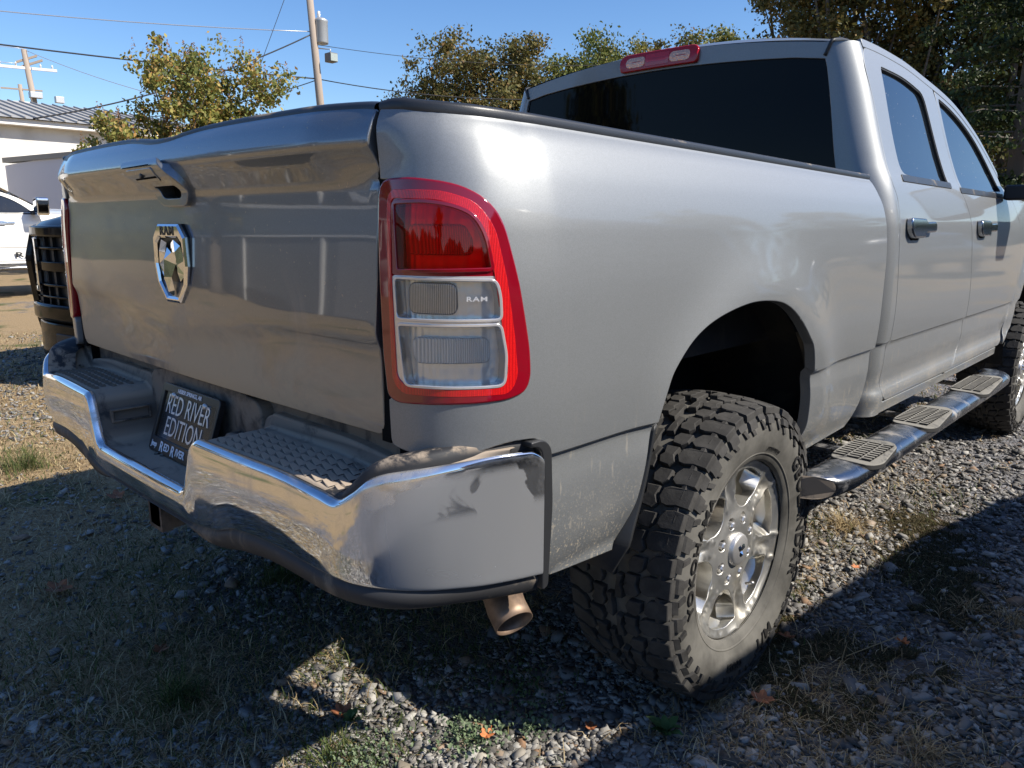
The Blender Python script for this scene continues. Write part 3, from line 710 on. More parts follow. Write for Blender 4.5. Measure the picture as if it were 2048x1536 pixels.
ptext('frame_lettering', 'R', -.083, -.0755, .036, .0135, 'white_print', .95, .0007); ptext('frame_lettering', 'ED', -.0535, -.0735, .026, .0135, 'white_print', 1, .0005)
ptext('frame_lettering', 'R', -.0175, -.0755, .036, .0135, 'white_print', .95, .0007); ptext('frame_lettering', 'IVER', .0245, -.0735, .026, .0135, 'white_print', 1, .0005)
ptext('frame_lettering', 'Jeep', -.127, -.074, .020, .0135, 'white_print', .95, .0004)
V, F = prism([(-.009,.012),(.009,.012),(.010,.0),(.006,-.011),(0,-.015),(-.006,-.011),(-.010,0)], 2, 0, .0006)
M4 = frame(PM(.130, -.0745, .0131), (1,0,0), YV); mk('frame_badge', [tuple(M4@Vector(v)) for v in V], F, 'white_print', plate)
V, F = prism([(0,.006),(.0055,.009),(.007,.001),(.0035,-.004),(0,-.009),(-.0035,-.004),(-.007,.001),(-.0055,.009)], 2, .0006, .001); mk('frame_badge_head', [tuple(M4@Vector(v)) for v in V], F, 'black_print', plate)
for x in (-.088, .088):
    V, F = revolve([(0,-.006),(.0062,-.005),(.008,-.001),(.008,.003)], 16, 'y', PM(x, .058, .010)); mk('plate_screw', V, F, 'nut', plate, True)
# ---- hitch receiver and chains bracket
V, F = merge([(boxv(-.038,.038,-.125,-.10,.540,.617), BOXF[2:]), (boxv(-.028,.028,-.125,.20,.550,.607), BOXF[2:]), (boxv(-.034,.034,-.10,.5,.543,.613), BOXF[2:]),
    (boxv(-.038,.038,-.1245,-.124,.540,.550), BOXF), (boxv(-.038,.038,-.1245,-.124,.607,.617), BOXF), (boxv(-.038,-.028,-.1245,-.124,.55,.607), BOXF), (boxv(.028,.038,-.1245,-.124,.55,.607), BOXF),
    (boxv(.05,.17,-.04,-.028,.548,.63), BOXF), (boxv(-.17,-.05,-.04,-.028,.548,.63), BOXF), (boxv(-.6,.6,.0,.09,.56,.64), BOXF)])
hitch = mk('hitch_receiver', V, F, 'steel', truck)
V, F = tube([(-.03,-.03,.535),(.06,-.035,.520),(.13,-.03,.535),(.15,-.02,.56)], .006, 8); mk('chain_loop', V, F, 'steel', hitch, True)
V, F = tube([(-.46,.05,.58),(-.46,.02,.54),(-.42,0,.54),(-.42,.05,.58)], .008, 8); mk('tow_hook', V, F, 'steel', truck, True)
# ---- exhaust: open pipe with a wall thickness
def pipe(path, r, th):
    V, F = tube(path, r, 28, False); V2, F2 = tube(path[::-1], r-th, 28, False)
    a, b = merge([(V, F), (V2, F2)]); n = len(V); e0 = (len(path)-1)*28
    return a, b
d_ = Vector((.86,-.36,-.50)).normalized(); tip = Vector((.935,.185,.520))
path = [(.55,.75,.63),(.62,.50,.63),(.72,.33,.61)]
path = [tuple(p) for p in catmull(path+[tuple(tip-d_*.07), tuple(tip)], .03)]
V, F = tube(path, [.040]*(len(path)), 32, False); V2, F2 = tube(path, [.0375]*len(path), 32, False)
n = len(V); F = F+[tuple(i+n for i in q[::-1]) for q in F2]; e = n-32
F += [(e+i, e+(i+1) % 32, e+n+(i+1) % 32, e+n+i) for i in range(32)]
ex = mk('exhaust_pipe', list(V)+list(V2), F, 'exhaust', truck, True)

# ---- underbody
V, F = merge([(boxv(-.52,-.42,-.02,5.6,.55,.68), BOXF), (boxv(.42,.52,-.02,5.6,.55,.68), BOXF)]); mk('chassis_frame', V, F, 'steel', truck)
V, F = tube([(-.70,1.04,.42),(-.12,1.04,.42),(-.10,1.04,.42),(.70,1.04,.42)], .045, 14); V2, F2 = revolve([(0,-.13),(.13,-.10),(.16,0),(.13,.10),(0,.13)], 18, 'y', (.0,1.04,.42)); mk('rear_axle', *merge([(V, F), (V2, F2)]), 'steel', truck, True)
V, F = tube([(-.70,4.84,.42),(.70,4.84,.42)], .04, 12); mk('front_axle', V, F, 'steel', truck, True)
V, F = tube([(.50,.86,.48),(.56,1.0,1.02)], .035, 14); mk('shock_absorber', V, F, 'dustplastic', truck, True)
box('underfloor', -.72, .72, 2.0, 5.2, .62, .66, 'liner', truck)
for cy_ in (1.03, 4.84):
    for s in (1, -1):   # wheel arch liners
        a = np.linspace(R(-22), R(163 if cy_ < 2 else 202), 40); V = []; F = []
        for q in a:
            y_, z_ = cy_+.475*math.cos(q), .66+.455*math.sin(q)
            V += [(s*.955, y_, z_), (s*.60, y_, z_)]
        for i in range(39): F.append((2*i, 2*i+1, 2*i+3, 2*i+2))
        n = len(V); V.append((s*.60, cy_, .66)); F += [(n, 2*i+1, 2*i+3) for i in range(39)]
        mk('wheel_arch_liner', V, F, 'liner', truck, True)
# ---- mud flap
for s in (1, -1):
    A = np.zeros((22, 2, 3)); Q = catmull([(.578,.86),(.560,.78),(.535,.70),(.505,.63),(.490,.58),(.484,.530)], .02)
    Q = Q[np.linspace(0, len(Q)-1, 22).astype(int)]
    A = np.zeros((22, 6, 3))
    for j, (x, dy) in enumerate(((.70,.0),(.85,0),(.985,0),(.988,.006),(.85,.008),(.70,.008))):
        xo = np.where(Q[:,1] > .6, x, x-.05*(x > .9)*(.6-Q[:,1])/.1)
        A[:,j,0] = xo*s; A[:,j,1] = Q[:,0]+dy; A[:,j,2] = Q[:,1]
    grid('mud_flap', A, 'plastic', truck, smooth=False)

# ------------------------------------------------------------------ wheels
def wheel(name, cx_, cy_, s):
    """s = +1: outer face towards +x"""
    W = bpy.data.objects.new(name, None); COL.objects.link(W); W.parent = truck; W.location = (cx_, cy_, .416); W.rotation_euler = (0, 0, 0 if s > 0 else math.pi)
    Rt, hw = .428, .150; pre = set(bpy.data.objects)
    X0 = -.125     # middle of the tread, relative to the face plane x = 0
    side = [(.238,.0),(.246,.010),(.262,.014),(.285,.024),(.315,.030),(.345,.031),(.372,.026),(.392,.018),(.405,.004),(.413,-.008),(.413,-.04),(.414,-.09)]
    prof = side+[(.414,X0),(.414,2*X0+.09),(.413,2*X0+.04),(.413,2*X0+.008)]+[(r, 2*X0-a) for r, a in side[::-1][3:]]
    V, F = revolve(prof, 120)
    ty = mk('tyre', V, [f[::-1] for f in F], 'sidewall', W, True)
    # tread blocks
    TV = []; TF = []
    def block(poly, r0, r1, ins=.0022, tops=None):
        n = len(poly); c = np.mean(poly, 0); b = len(TV)
        for r, k in ((r0, -.0012), (r1-.0025, 0), (r1, ins)):
            for sxy in poly:
                d = np.array(sxy)-c; L = np.linalg.norm(d); q = c+d*(1-k/L)
                crown = -.016*(abs(q[1]-X0)/hw)**2.4 if r > r0 else -.008
                rr = r+crown; a = q[0]/Rt
                TV.append((q[1], rr*math.cos(a), rr*math.sin(a)))
        for k in range(2):
            for i in range(n):
                j = (i+1) % n; TF.append((b+k*n+i, b+k*n+j, b+(k+1)*n+j, b+(k+1)*n+i))
        TF.append(tuple(b+2*n+i for i in range(n)))
    NP = 23; p = 2*math.pi*Rt/NP; jr = random.Random(3)
    for k in range(NP):
        o = k*p
        for sg in (1, -1):
            x_ = lambda t: X0+sg*t
            oo = o+(0 if sg > 0 else p*.5)
            def PP(pts):
                q = [(oo+a*p, x_(t)) for a, t in pts]; return q if sg < 0 else q[::-1]
            # long shoulder lug, split by a zig-zag slot into two halves
            j = jr.uniform(-.01, .01)
            block(PP([(-.02,.150),(.40+j,.150),(.40,.118),(.46,.095),(.44,.080),(.30,.070),(.10,.074),(.02,.090),(.0,.118)]), .405, .4345)
            block(PP([(.52,.146),(.90,.146),(.92,.120),(.96,.098),(.88,.086),(.70,.088),(.56,.098),(.50,.120)]), .405, .4345)
            # hooked inner blocks
            block(PP([(.08,.064),(.30,.060),(.46,.070),(.58,.060),(.56,.034),(.40,.026),(.30,.034),(.10,.030)]), .405, .4355)
            block(PP([(.66,.078),(.90,.076),(1.02,.064),(1.0,.040),(.84,.034),(.68,.044)]), .405, .4355)
            block(PP([(.18,.022),(.40,.016),(.52,.024),(.70,.024),(.74,.004),(.52,.003),(.30,.006),(.16,.006)]), .405, .4355)
    o = mk('tread', TV, TF, 'tyre', W); o.data.polygons.foreach_set('use_smooth', [False]*len(TF))
    # shoulder lugs running down the sidewall (built as raised wedges)
    SV = []; SF = []
    def lug(a0, a1, r0, r1, h, shear=0):
        b = len(SV); rs = np.linspace(r0, r1, 4); pr = pch([.372-.06,.345,.372,.392,.405,.42], [.030,.031,.026,.018,.004,-.010])
        for i, r in enumerate(rs):
            for a, hh in ((a0, -.001), (a0+.004, h), (a1-.004, h), (a1, -.001)):
                aa = a+shear*(r-r0); xx = float(pr(r))+hh; SV.append((xx, r*math.cos(aa), r*math.sin(aa)))
        for i in range(3):
            for j in range(3): q = b+i*4+j; SF.append((q, q+1, q+5, q+4))
        SF.append((b, b+3, b+2, b+1)); SF.append((b+12, b+13, b+14, b+15))
    da = 2*math.pi/NP
    for k in range(NP):
        a = k*da
        lug(a-.01*da, a+.38*da, .368, .424, .009, -.6); lug(a+.50*da, a+.86*da, .384, .424, .010, -.6)
        lug(a+.44*da, a+.60*da, .352, .376, .005, 1.2); lug(a+.02*da, a+.20*da, .345, .362, .004, 1.2)
    mk('sidewall_lug_ring', SV, SF, 'tyre', W); 
    for r, a in ((.3995,.0145),):
        V, F = revolve([(r-.0025,a-.001),(r-.0015,a+.005),(r+.0015,a+.004),(r+.0025,a-.004)], 120); mk('sidewall_rib', V, [f[::-1] for f in F], 'sidewall', W, True)
    V, F = revolve([(.262,.013),(.264,.017),(.268,.018),(.270,.016)], 96); mk('bead_rib', V, [f[::-1] for f in F], 'sidewall', W, True)
    # raised lettering
    prs = pch([.262,.285,.315,.345,.372,.392], [.014,.024,.030,.031,.026,.018])
    def arc_text(s_, mid, size, r, ex=.0022, bold=.0010, sxx=1.0, sp=1.12):
        def bend(co):
            rr = r+co[:,1]; ph = mid+co[:,0]/r; y = rr*np.sin(ph); z = rr*np.cos(ph)
            return np.c_[prs(rr)+.0004+(co[:,2]+ex)*.7, y, z]
        text('sidewall_lettering', s_, 'letter', W, size, None, ex, bold, sxx, sp, bend)
    for st, mid, sz, rr_ in (('GEOLANDAR', 84, .062, .322), ('M/T', 158, .055, .322), ('YOKOHAMA', 286, .050, .314), ('G003', 190, .036, .318)):
        arc_text(st, R(mid), sz, rr_)
    arc_text('LT295/70R18', R(22), .013, .285, .001, .0003); arc_text('TREAD 2 PLY STEEL SIDEWALL 2 PLY', R(340), .010, .372, .0006, .0002) if False else None
    for o in set(bpy.data.objects)-pre:      # radial proportions: low sidewall on a large rim
        if o.type != 'MESH': continue
        n = len(o.data.vertices); co = np.zeros(n*3); o.data.vertices.foreach_get('co', co); co = co.reshape(-1, 3)
        r = np.hypot(co[:,1], co[:,2]); r2 = .250+(r-.238)*(.4185-.250)/(.435-.238); co[:,1:] *= (r2/r)[:,None]; o.data.vertices.foreach_set('co', co.ravel()); o.data.update()
    pre = set(bpy.data.objects)
    # ---- rim
    RX = pch([0,.06,.085,.11,.15,.20,.222,.232,.24], [-.012,-.012,-.014,-.020,-.022,-.019,-.013,-.006,-.004])
    def fR(a, b):
        a = np.asarray(a, float); b = np.asarray(b, float); r = np.hypot(a, b); th = np.arctan2(a, b)
        k = (th/(2*math.pi)*6-.75) % 1; dd = np.abs(k-.5)*2            # 1 on the spoke, 0 in the middle of a window
        g = sm((dd-.80)/.20)*sm((r-.125)/.05)*sm((.222-r)/.03)*(1-0)
        return np.stack([RX(r)-.010*g+.004*sm((dd-.62)/.1)*sm((.8-dd)/.1)*sm((r-.1)/.03), a, b], -1)
    holes = []
    for k in range(6):
        c = 2*math.pi*(k+.75+.5)/6
        def pol(r, t): return (r*math.sin(c+t), r*math.cos(c+t))
        pts = [(*pol(.112,-.20),.02), (*pol(.112,.20),.02), (*pol(.150,.355),.03), (*pol(.212,.405),.020), (*pol(.219,.16),.02), (*pol(.219,-.16),.02), (*pol(.212,-.405),.020), (*pol(.150,-.355),.03)]
        holes.append(rpoly(pts, .02, 5))
    for k in range(8):
        c = 2*math.pi*(k+.5)/8; holes.append([(.0826*math.sin(c)+.0175*math.cos(q), .0826*math.cos(c)+.0175*math.sin(q)) for q in np.linspace(0, 2*math.pi, 16, False)])
    circ = [(.2345*math.cos(q), .2345*math.sin(q)) for q in np.linspace(0, 2*math.pi, 90, False)]
    rim_o = panel('rim', fR, circ, holes, .011, .008, 'alloy', W, .0022, .012, hole_depth=.05)
    V, F = revolve([(.238,-.004),(.2425,-.002),(.244,-.006),(.244,-.018)], 96); mk('rim_lip', V, [f[::-1] for f in F], 'alloy', W, True)
    V, F = revolve([(.236,-.006),(.230,-.020),(.222,-.05),(.205,-.09),(.200,-.16),(.205,-.22),(.0,-.22)], 72); mk('rim_barrel', V, F, 'alloy', W, True)
    V, F = revolve([(.0,-.075),(.12,-.075),(.165,-.085),(.165,-.105),(.0,-.105)], 48); mk('brake_disc', V, [f[::-1] for f in F], 'steel', W, True)
    box('brake_caliper', -.13, -.065, .07, .17, -.09, .09, 'steel', W, .01)
    V, F = revolve([(.0,.002),(.030,.002),(.0335,.000),(.042,.000),(.044,-.003),(.0465,-.012),(.049,-.018),(.060,-.028)], 48)
    cap = mk('center_cap', V, [f[::-1] for f in F], 'nut', W, True)
    V, F = merge([([(.002+dx, y, z) for dx, y, z in q], f) for q, f in (
        (([(0,-.019,.013),(0,-.006,.017),(0,.004,.004),(0,-.004,-.004),(0,-.012,-.0),(.006,-.010,.008)]), [(0,5,1),(1,5,2),(2,5,3),(3,5,4),(4,5,0)]),
        (([(0,.019,.013),(0,.006,.017),(0,-.004,.004),(0,.004,-.004),(0,.012,-.0),(.006,.010,.008)]), [(0,1,5),(1,2,5),(2,3,5),(3,4,5),(4,0,5)]),
        (([(0,-.007,-.004),(0,.007,-.004),(0,.009,-.014),(0,0,-.021),(0,-.009,-.014),(.007,0,-.011)]), [(0,5,1),(1,5,2),(2,5,3),(3,5,4),(4,5,0)]))])
    mk('cap_badge', V, F, 'chrome2', W)
    for k in range(8):
        c = 2*math.pi*(k+.5)/8; hx = []
        y0, z0 = .0826*math.sin(c), .0826*math.cos(c)
        prof = [(.0,-.008),(.0075,-.009),(.0105,-.013),(.0105,-.04)]
        V = []; F = []
        for i in range(6):
            q = math.pi/3*i
            for r, a in prof[1:]: V.append((a, y0+r*math.cos(q), z0+r*math.sin(q)))
        for i in range(6):
            j = (i+1) % 6
            for t in range(2): F.append((i*3+t, j*3+t, j*3+t+1, i*3+t+1)[::-1])
        F.append(tuple(i*3 for i in range(6)))
        mk('lug_nut', V, F, 'nut', W)
    V, F = tube([(-.040,.213*math.sin(R(140)),.213*math.cos(R(140))),(-.012,.190*math.sin(R(140)),.190*math.cos(R(140)))], .0045, 10); mk('valve_stem', V, F, 'nut', W, True)
    for o in set(bpy.data.objects)-pre:
        if o.type == 'MESH' and o.name.split('.')[0] in ('rim','rim_lip','rim_barrel','valve_stem_x'): o.scale = (1, 1.055, 1.055)
    return W
wheel('wheel', .990, 1.035, 1)
W2 = {}
def copy_tree(o, parent=None, mats_=None, loc=None):
    c = o.copy(); COL.objects.link(c); c.parent = parent
    if loc is not None: c.location = loc
    if mats_ and o.type == 'MESH':
        for i, sl in enumerate(c.material_slots):
            if sl.material and sl.material.name in mats_: nm_ = sl.material.name; sl.link = 'OBJECT'; sl.material = mats_[nm_]
    for ch in o.children: copy_tree(ch, c, mats_)
    return c
w0 = [c for c in truck.children if c.name.startswith('wheel') and c.type == 'EMPTY'][0]
for x, y, s in ((.990, 4.835, 1), (-.990, 1.035, -1), (-.990, 4.835, -1)):
    c = copy_tree(w0, truck); c.location = (x, y, .416); c.rotation_euler = ((R(47), 0, 0) if s > 0 else (R(20), 0, math.pi))

# ------------------------------------------------------------------ cab
RTOP = pch([1.9,2.02,2.3,2.55,2.87,3.2,3.56,3.84,3.95], [1.905,1.922,1.932,1.926,1.893,1.846,1.735,1.585,1.50])   # side roof line
def y_rear(z): return 2.045+.010*sm((np.asarray(z)-1.40)/.5)
RC = .085
def fQ(u, z):
    """cab shell: u<0 the back panel (x grows with u), 0..1 the corner, >1 the side (metres)"""
    u = np.asarray(u, float); z = np.asarray(z, float); X = CX(z)-.012; Y = y_rear(z)-.03
    bow = -.0*u; xr = (X-RC)*(1+u); a = np.clip(u, 0, 1)*math.pi/2
    x = np.where(u < 0, xr, np.where(u <= 1, X-RC+RC*np.sin(a), X)); y = np.where(u < 0, Y-.0+.0*(u), np.where(u <= 1, Y+RC*(1-np.cos(a)), Y+RC+(u-1)))
    y = y-.022*np.where(u < 0, 1-((1+u))**2, 0)+.022*0
    # soften where the corner turns to the roof
    return np.stack([x+.012*sm((u-.2)/.8), y, z+0*u+.055*sm((z-1.80)/.12)*(1-np.clip(1+np.minimum(u, 0), 0, 1)**2)], -1)
GWB, GWT = .782, .700
zt_c = 1.925
def uq(x, z): return x/(float(CX(z))-.012-RC)-1
WR = [(-1.0,1.862),(uq(.60,1.862),1.866),(uq(.695,1.862)-0,1.858),(uq(.702,1.84),1.835),(uq(.745,1.65),1.65),(uq(.782,1.49),1.49),(uq(.775,1.47),1.468),(-1.0,1.466)]
outl = [(-1.0,1.466),(uq(.775,1.47),1.468),(uq(.784,1.49),1.49),(uq(.754,1.65),1.65),(uq(.716,1.845),1.843),(uq(.707,1.872),1.870),(uq(.60,1.872),1.876),(-1.0,1.876),(-1.0,1.925),(0,1.925),(1.0,1.925),(1.0,1.90)]
# side edge of the corner panel follows the rear door gap
DR = [(2.105,1.60),(2.085,1.875,.05),(2.13,1.912,.05)]
def side_u(y, z):
    d = y-(float(y_rear(z))-.03); return 1+(d-RC) if d > RC else math.acos(1-max(d, 0)/RC)/(math.pi/2)
gapR = [(2.125,1.90),(2.098,1.84),(2.112,1.70),(2.108,1.56),(2.100,1.45),(2.125,1.38),(2.128,1.24),(2.150,1.05),(2.150,.90),(2.135,.75),(2.142,.66),(2.142,.62)]
gp = catmull(gapR, .02)
outl = outl[:-1]+[(side_u(y-.005, z), z) for y, z in gp]+[(side_u(2.137,.60),.60),(.0,.60),(-1.0,.60)]
outl = [p for p in outl]
for mir in (False, True):
    panel('cab_corner_panel', fQ, outl, step=.035, ds=.012, m='paint', parent=truck, edge=.0025, depth=.03, mirror=mir, us=1.0, rows=ROWS)
g_out = [(-1.0,1.464),(uq(.778,1.468),1.466),(uq(.786,1.49),1.49),(uq(.749,1.65),1.65),(uq(.706,1.84),1.837),(uq(.699,1.862),1.861),(uq(.60,1.862),1.869),(-1.0,1.869)]
f_sym = lambda u, z: fQ(u, z)
def fG(x, z):
    x = np.asarray(x, float); z = np.asarray(z, float); X = CX(z)-.012-RC; u = np.abs(x)/X-1
    p = fQ(u, z); return np.stack([x, p[:,1]+.010, p[:,2]], -1)
gl = [(x, z) for x, z in [(-.778,1.462),(.778,1.462),(.790,1.49),(.760,1.65),(.722,1.848),(.713,1.876),(.60,1.882),(0,1.882),(-.60,1.882),(-.713,1.876),(-.722,1.848),(-.760,1.65),(-.790,1.49)]]
panel('rear_window', fG, rpoly(gl, .01), [], .05, .02, 'rearglass', truck, .001, .004)
# roof skin
nx_, ny_ = 60, 70; A = np.zeros((nx_, ny_, 3)); ys = np.r_[2.025+.13*np.linspace(0, 1, 16)**1.6, np.linspace(2.18, 3.42, ny_-16)]
def roof_p(y, t):
    zs = float(RTOP(y)) if y > 2.16 else 1.925+.006*float(sm((y-2.03)/.1)); zs = min(zs, 1.933)
    X = float(CX(zs))-.008; d = min(max((y-2.020)/RC, 0), 1); X = X-RC*(1-math.sin(math.acos(1-d)))
    t = np.asarray(t, float)
    return np.stack([X*t, y-.022*(1-t**2)*(1-float(sm((y-2.025)/.5))), zs+.055*(1-np.abs(t)**2.2)+.035*float(sm((y-2.026)/.16))*(1-np.abs(t)**3)], -1)
for j, y in enumerate(ys): A[:,j] = roof_p(y, np.linspace(-1, 1, nx_))
grid('roof', A, 'paint', truck)
for s in (1, -1):
    P = [(s*.722,1.9)]; pts = []
    for z in np.linspace(1.878, 1.925, 6): q = fG(np.array([.705+.02*(z-1.878)/.047]), np.array([z]))[0]; pts.append((s*q[0], q[1]-.012, q[2]))
    for y in (2.03,2.045,2.07,2.10,2.16,2.3,2.6,2.9):
        X = roof_p(y, np.array([1.0]))[0][0]; q = roof_p(y, np.array([.728/X]))[0]; pts.append((s*q[0], q[1], q[2]+.001))
    V, F = tube(pts, .0065, 6); mk('roof_channel', V, F, 'plastic', truck, True)
# third brake light
def fL(x, z):
    x = np.asarray(x, float)-0; p = fG(x, np.minimum(np.asarray(z, float)-.05, 1.92)); return np.stack([x, p[:,1]-.026+.35*np.clip(np.asarray(z)-1.955, 0, 1), np.asarray(z, float)+0*x-.04*np.abs(x)**2], -1)
tb = panel('third_brake_light', fL, rpoly([(-.148,1.925,.012),(.208,1.925,.012),(.212,1.975,.012),(.195,1.987,.02),(-.135,1.987,.02),(-.152,1.975,.012)], .01), [], .02, .01, 'brakered', truck, .006, .03)
def fL2(x, z): p = fL(x, z); p[:,1] -= .0015; return p
panel('red_lens', fL2, rpoly([(-.025,1.932),(.085,1.932),(.085,1.978),(-.025,1.978)], .006), [], .02, .01, 'reflex', tb, .001, .002)
for x in (-.075, .135):
    panel('cargo_lamp', fL2, rpoly([(x-.045,1.935),(x+.045,1.935),(x+.045,1.973),(x-.045,1.973)], .018), [], .02, .008, 'orange', tb, .002, .003)
# doors
def door(name, outer, win, handle_y, lip=.0):
    for mir in (False, True):
        d = panel(name, fC, outer, [win], .035, .014, 'paint', truck, .0025, .03, mir, hole_depth=.022, rows=ROWS)
        wi = np.array(inset(win, -.004))
        panel('window_glass', fC, wi, [], .08, .02, 'glass', d, .001, .003, mir, off=-.013)
        wo = np.array(win); 
        panel('window_seal', fC, inset(win, -.001), [inset(win, .006)], .1, .014, 'plastic', d, .001, .010, mir, off=-.004)
        # belt strip
        lo_, hi_ = wo[:,0][wo[:,1] < 1.52].min(), wo[:,0][wo[:,1] < 1.52].max(); zb_ = wo[:,1].min()
        panel('belt_strip', fC, rpoly([(lo_-.02,zb_-.012),(hi_+.015,zb_-.014),(hi_+.015,zb_+.008),(lo_-.02,zb_+.010)], .006), [], .05, .02, 'capplastic', d, .002, .006, mir, off=.003)
        # handle: chrome-edged pull over a scoop
        hy = handle_y; sgn = -1 if mir else 1
        def fh(a, b, hy=hy): return fC(np.asarray(a)+hy, np.asarray(b)+1.285)
        h = panel('door_handle', fh, rpoly([(.0,.026,.012),(.165,.024,.012),(.18,.012,.01),(.27,.014,.012),(.295,.014,.012),(.295,-.012,.012),(.17,-.014,.01),(.15,-.032,.02),(.03,-.032,.02),(.0,-.012,.015)], .012), [], .02, .01, 'handle', d, .007, .020, mir, off=.024)
        panel('handle_scoop', fh, rpoly([(.015,.022),(.16,.022),(.15,-.045),(.04,-.045)], .02), [], .02, .01, 'dark', d, .001, .002, mir, off=.002)
gapF = [(2.960,1.845),(2.972,1.70),(3.000,1.56),(3.030,1.45),(3.085,1.38),(3.125,1.32),(3.170,1.20),(3.214,1.05),(3.236,.88),(3.230,.74),(3.10,.665),(2.985,.640)]
gf = [tuple(p) for p in catmull(gapF, .02)]
back = [tuple(p) for p in catmull([(2.142,.668),(2.137,.75),(2.152,.90),(2.152,1.05),(2.130,1.24),(2.127,1.38),(2.102,1.45),(2.110,1.56),(2.114,1.70),(2.100,1.84),(2.115,1.885)], .02)]
topl = [(y, float(RTOP(y))-.012-.006) for y in np.linspace(2.16, 2.94, 24)]
rd = back+[(2.135,1.905)]+topl+[(y-.004, z) for y, z in gf[2:]]+[(2.97,.648),(2.17,.652)]
door('rear_door', rd, rpoly([(2.272,1.868,.02),(2.55,1.866,.2),(2.775,1.830,.05),(2.800,1.725,.1),(2.835,1.56,.1),(2.862,1.462,.012),(2.42,1.468,.1),(2.245,1.478,.05),(2.250,1.66,.1)], .02), 2.20)
a_p = [(y, float(RTOP(y))-.020) for y in np.linspace(2.966, 3.86, 30)]
fedge = [tuple(p) for p in catmull([(3.90,1.50),(4.05,1.44),(4.20,1.33),(4.31,1.18),(4.335,1.02),(4.32,.88),(4.25,.78),(4.14,.69),(4.06,.652)], .02)]
fd = [(y+.004, z) for y, z in gf[::-1]][:-1]+a_p+fedge
fd = [(3.0,.646)]+fd
door('front_door', fd, rpoly([(2.995,1.842,.03),(3.16,1.818,.1),(3.37,1.765,.15),(3.56,1.690,.1),(3.72,1.585,.1),(3.85,1.468,.02),(3.40,1.445,.1),(3.055,1.452,.012),(3.025,1.56,.1),(3.0,1.70,.1)], .02), 3.24)
for mir in (False, True):
    # sill below the doors, roof rail above them
    panel('rocker_panel', fC, [(2.15,.60),(4.06,.60),(4.02,.638),(3.0,.634),(2.15,.640)], [], .03, .02, 'paint', truck, .003, .03, mir, off=-.004)
    rr_ = [(y, float(RTOP(y))-.014) for y in np.linspace(2.13, 3.88, 50)]; r2 = [(y, float(RTOP(y))+.012) for y in np.linspace(3.88, 2.13, 50)]
    panel('roof_rail', fC, rr_+r2, [], .02, .02, 'paint', truck, .003, .03, mir, off=.001)
    panel('door_jamb', fC, [(2.09,.64),(4.06,.64),(4.34,1.0),(4.2,1.35),(3.86,1.45),(2.09,1.45)], [], .1, .05, 'dark', truck, .001, .01, mir, off=-.035)
    panel('pillar_inner', fC, rpoly([(2.80,1.86),(2.99,1.845),(3.06,1.44),(2.86,1.44)], .01), [], .05, .05, 'dark', truck, .001, .01, mir, off=-.025)
    # front fender with its arch
    ar = [(4.84+.475*math.cos(q), .66+.46*math.sin(q)) for q in np.linspace(R(172), R(5), 40)]
    fe = [(4.10,.655),(4.33,.80),(4.345,1.02),(4.318,1.18),(4.21,1.33),(4.06,1.44),(4.06,1.455),(4.5,1.44),(5.3,1.36),(5.62,1.30),(5.70,1.15),(5.70,.60),(5.32,.62)]+ar[::-1][1:]
    fe = [(4.20,.64),(4.262,.775),(4.33,.88),(4.342,1.02),(4.318,1.18),(4.21,1.335),(4.06,1.445),(4.5,1.435),(5.3,1.36),(5.62,1.30),(5.70,1.15),(5.70,.62),(5.33,.62)]+ar[::-1]
    panel('front_fender', fC, fe, [], .04, .02, 'paint', truck, .003, .03, mir)
# windshield, hood, front end (seen on the white truck)
A = np.zeros((20, 12, 3)); t = np.linspace(-1, 1, 20)
for j, (y, z, x) in enumerate(zip(np.linspace(3.43, 4.12, 12), np.linspace(1.885, 1.46, 12), np.linspace(.79, .90, 12))): A[:,j] = np.c_[x*t, y-.10*(1-t**2)*-1, np.full(20, z)+.02*(1-t**2)]
grid('windshield', A, 'glass', truck)
A = np.zeros((24, 16, 3)); t = np.linspace(-1, 1, 24)
for j, y in enumerate(np.linspace(4.08, 5.72, 16)):
    A[:,j] = np.c_[(.93-.05*(y-4.08)/1.6)*t, np.full(24, y), np.full(24, 1.455-.03*(y-4.08)-.10*sm((y-5.2)/.52))+.085*(1-np.abs(t)**3)+.015*(np.abs(t) < .35)]
grid('hood', A, 'paint', truck)
o = box('grille', -.62, .62, 5.66, 5.76, .86, 1.30, 'chrome2', truck, .03); o = box('front_bumper', -.98, .98, 5.62, 5.86, .52, .82, 'chrome2', truck, .05)
for s in (1, -1): box('headlight', *sorted((s*.64, s*.93)), 5.60, 5.74, 1.02, 1.27, 'bowl', truck, .02)
# mirrors
for s in (1, -1):
    V, F = merge([(boxv(.96,1.12,3.80,3.90,1.425,1.50), BOXF)]); mm = mk('door_mirror', [(x*s, y, z) for x, y, z in V], F if s > 0 else [f[::-1] for f in F], 'plastic', truck); bevel(mm, .012)
    pr = rpoly([(1.075,1.398,.05),(1.31,1.415,.04),(1.325,1.72,.05),(1.11,1.70,.05)], .04)
    V, F = prism(pr, 1, 3.82, 3.99); V = [(x*s, y+(.02 if y > 3.9 else 0), z) for x, y, z in V]
    o = mk('mirror_shell', V, F if s < 0 else [f[::-1] for f in F], 'plastic', mm); bevel(o, .02, 3)
    V, F = prism(rpoly([(1.095,1.43),(1.295,1.44),(1.305,1.69),(1.13,1.68)], .03), 1, 3.816, 3.8195); mk('mirror_glass', [(x*s, y, z) for x, y, z in V], F, 'mirror', mm)
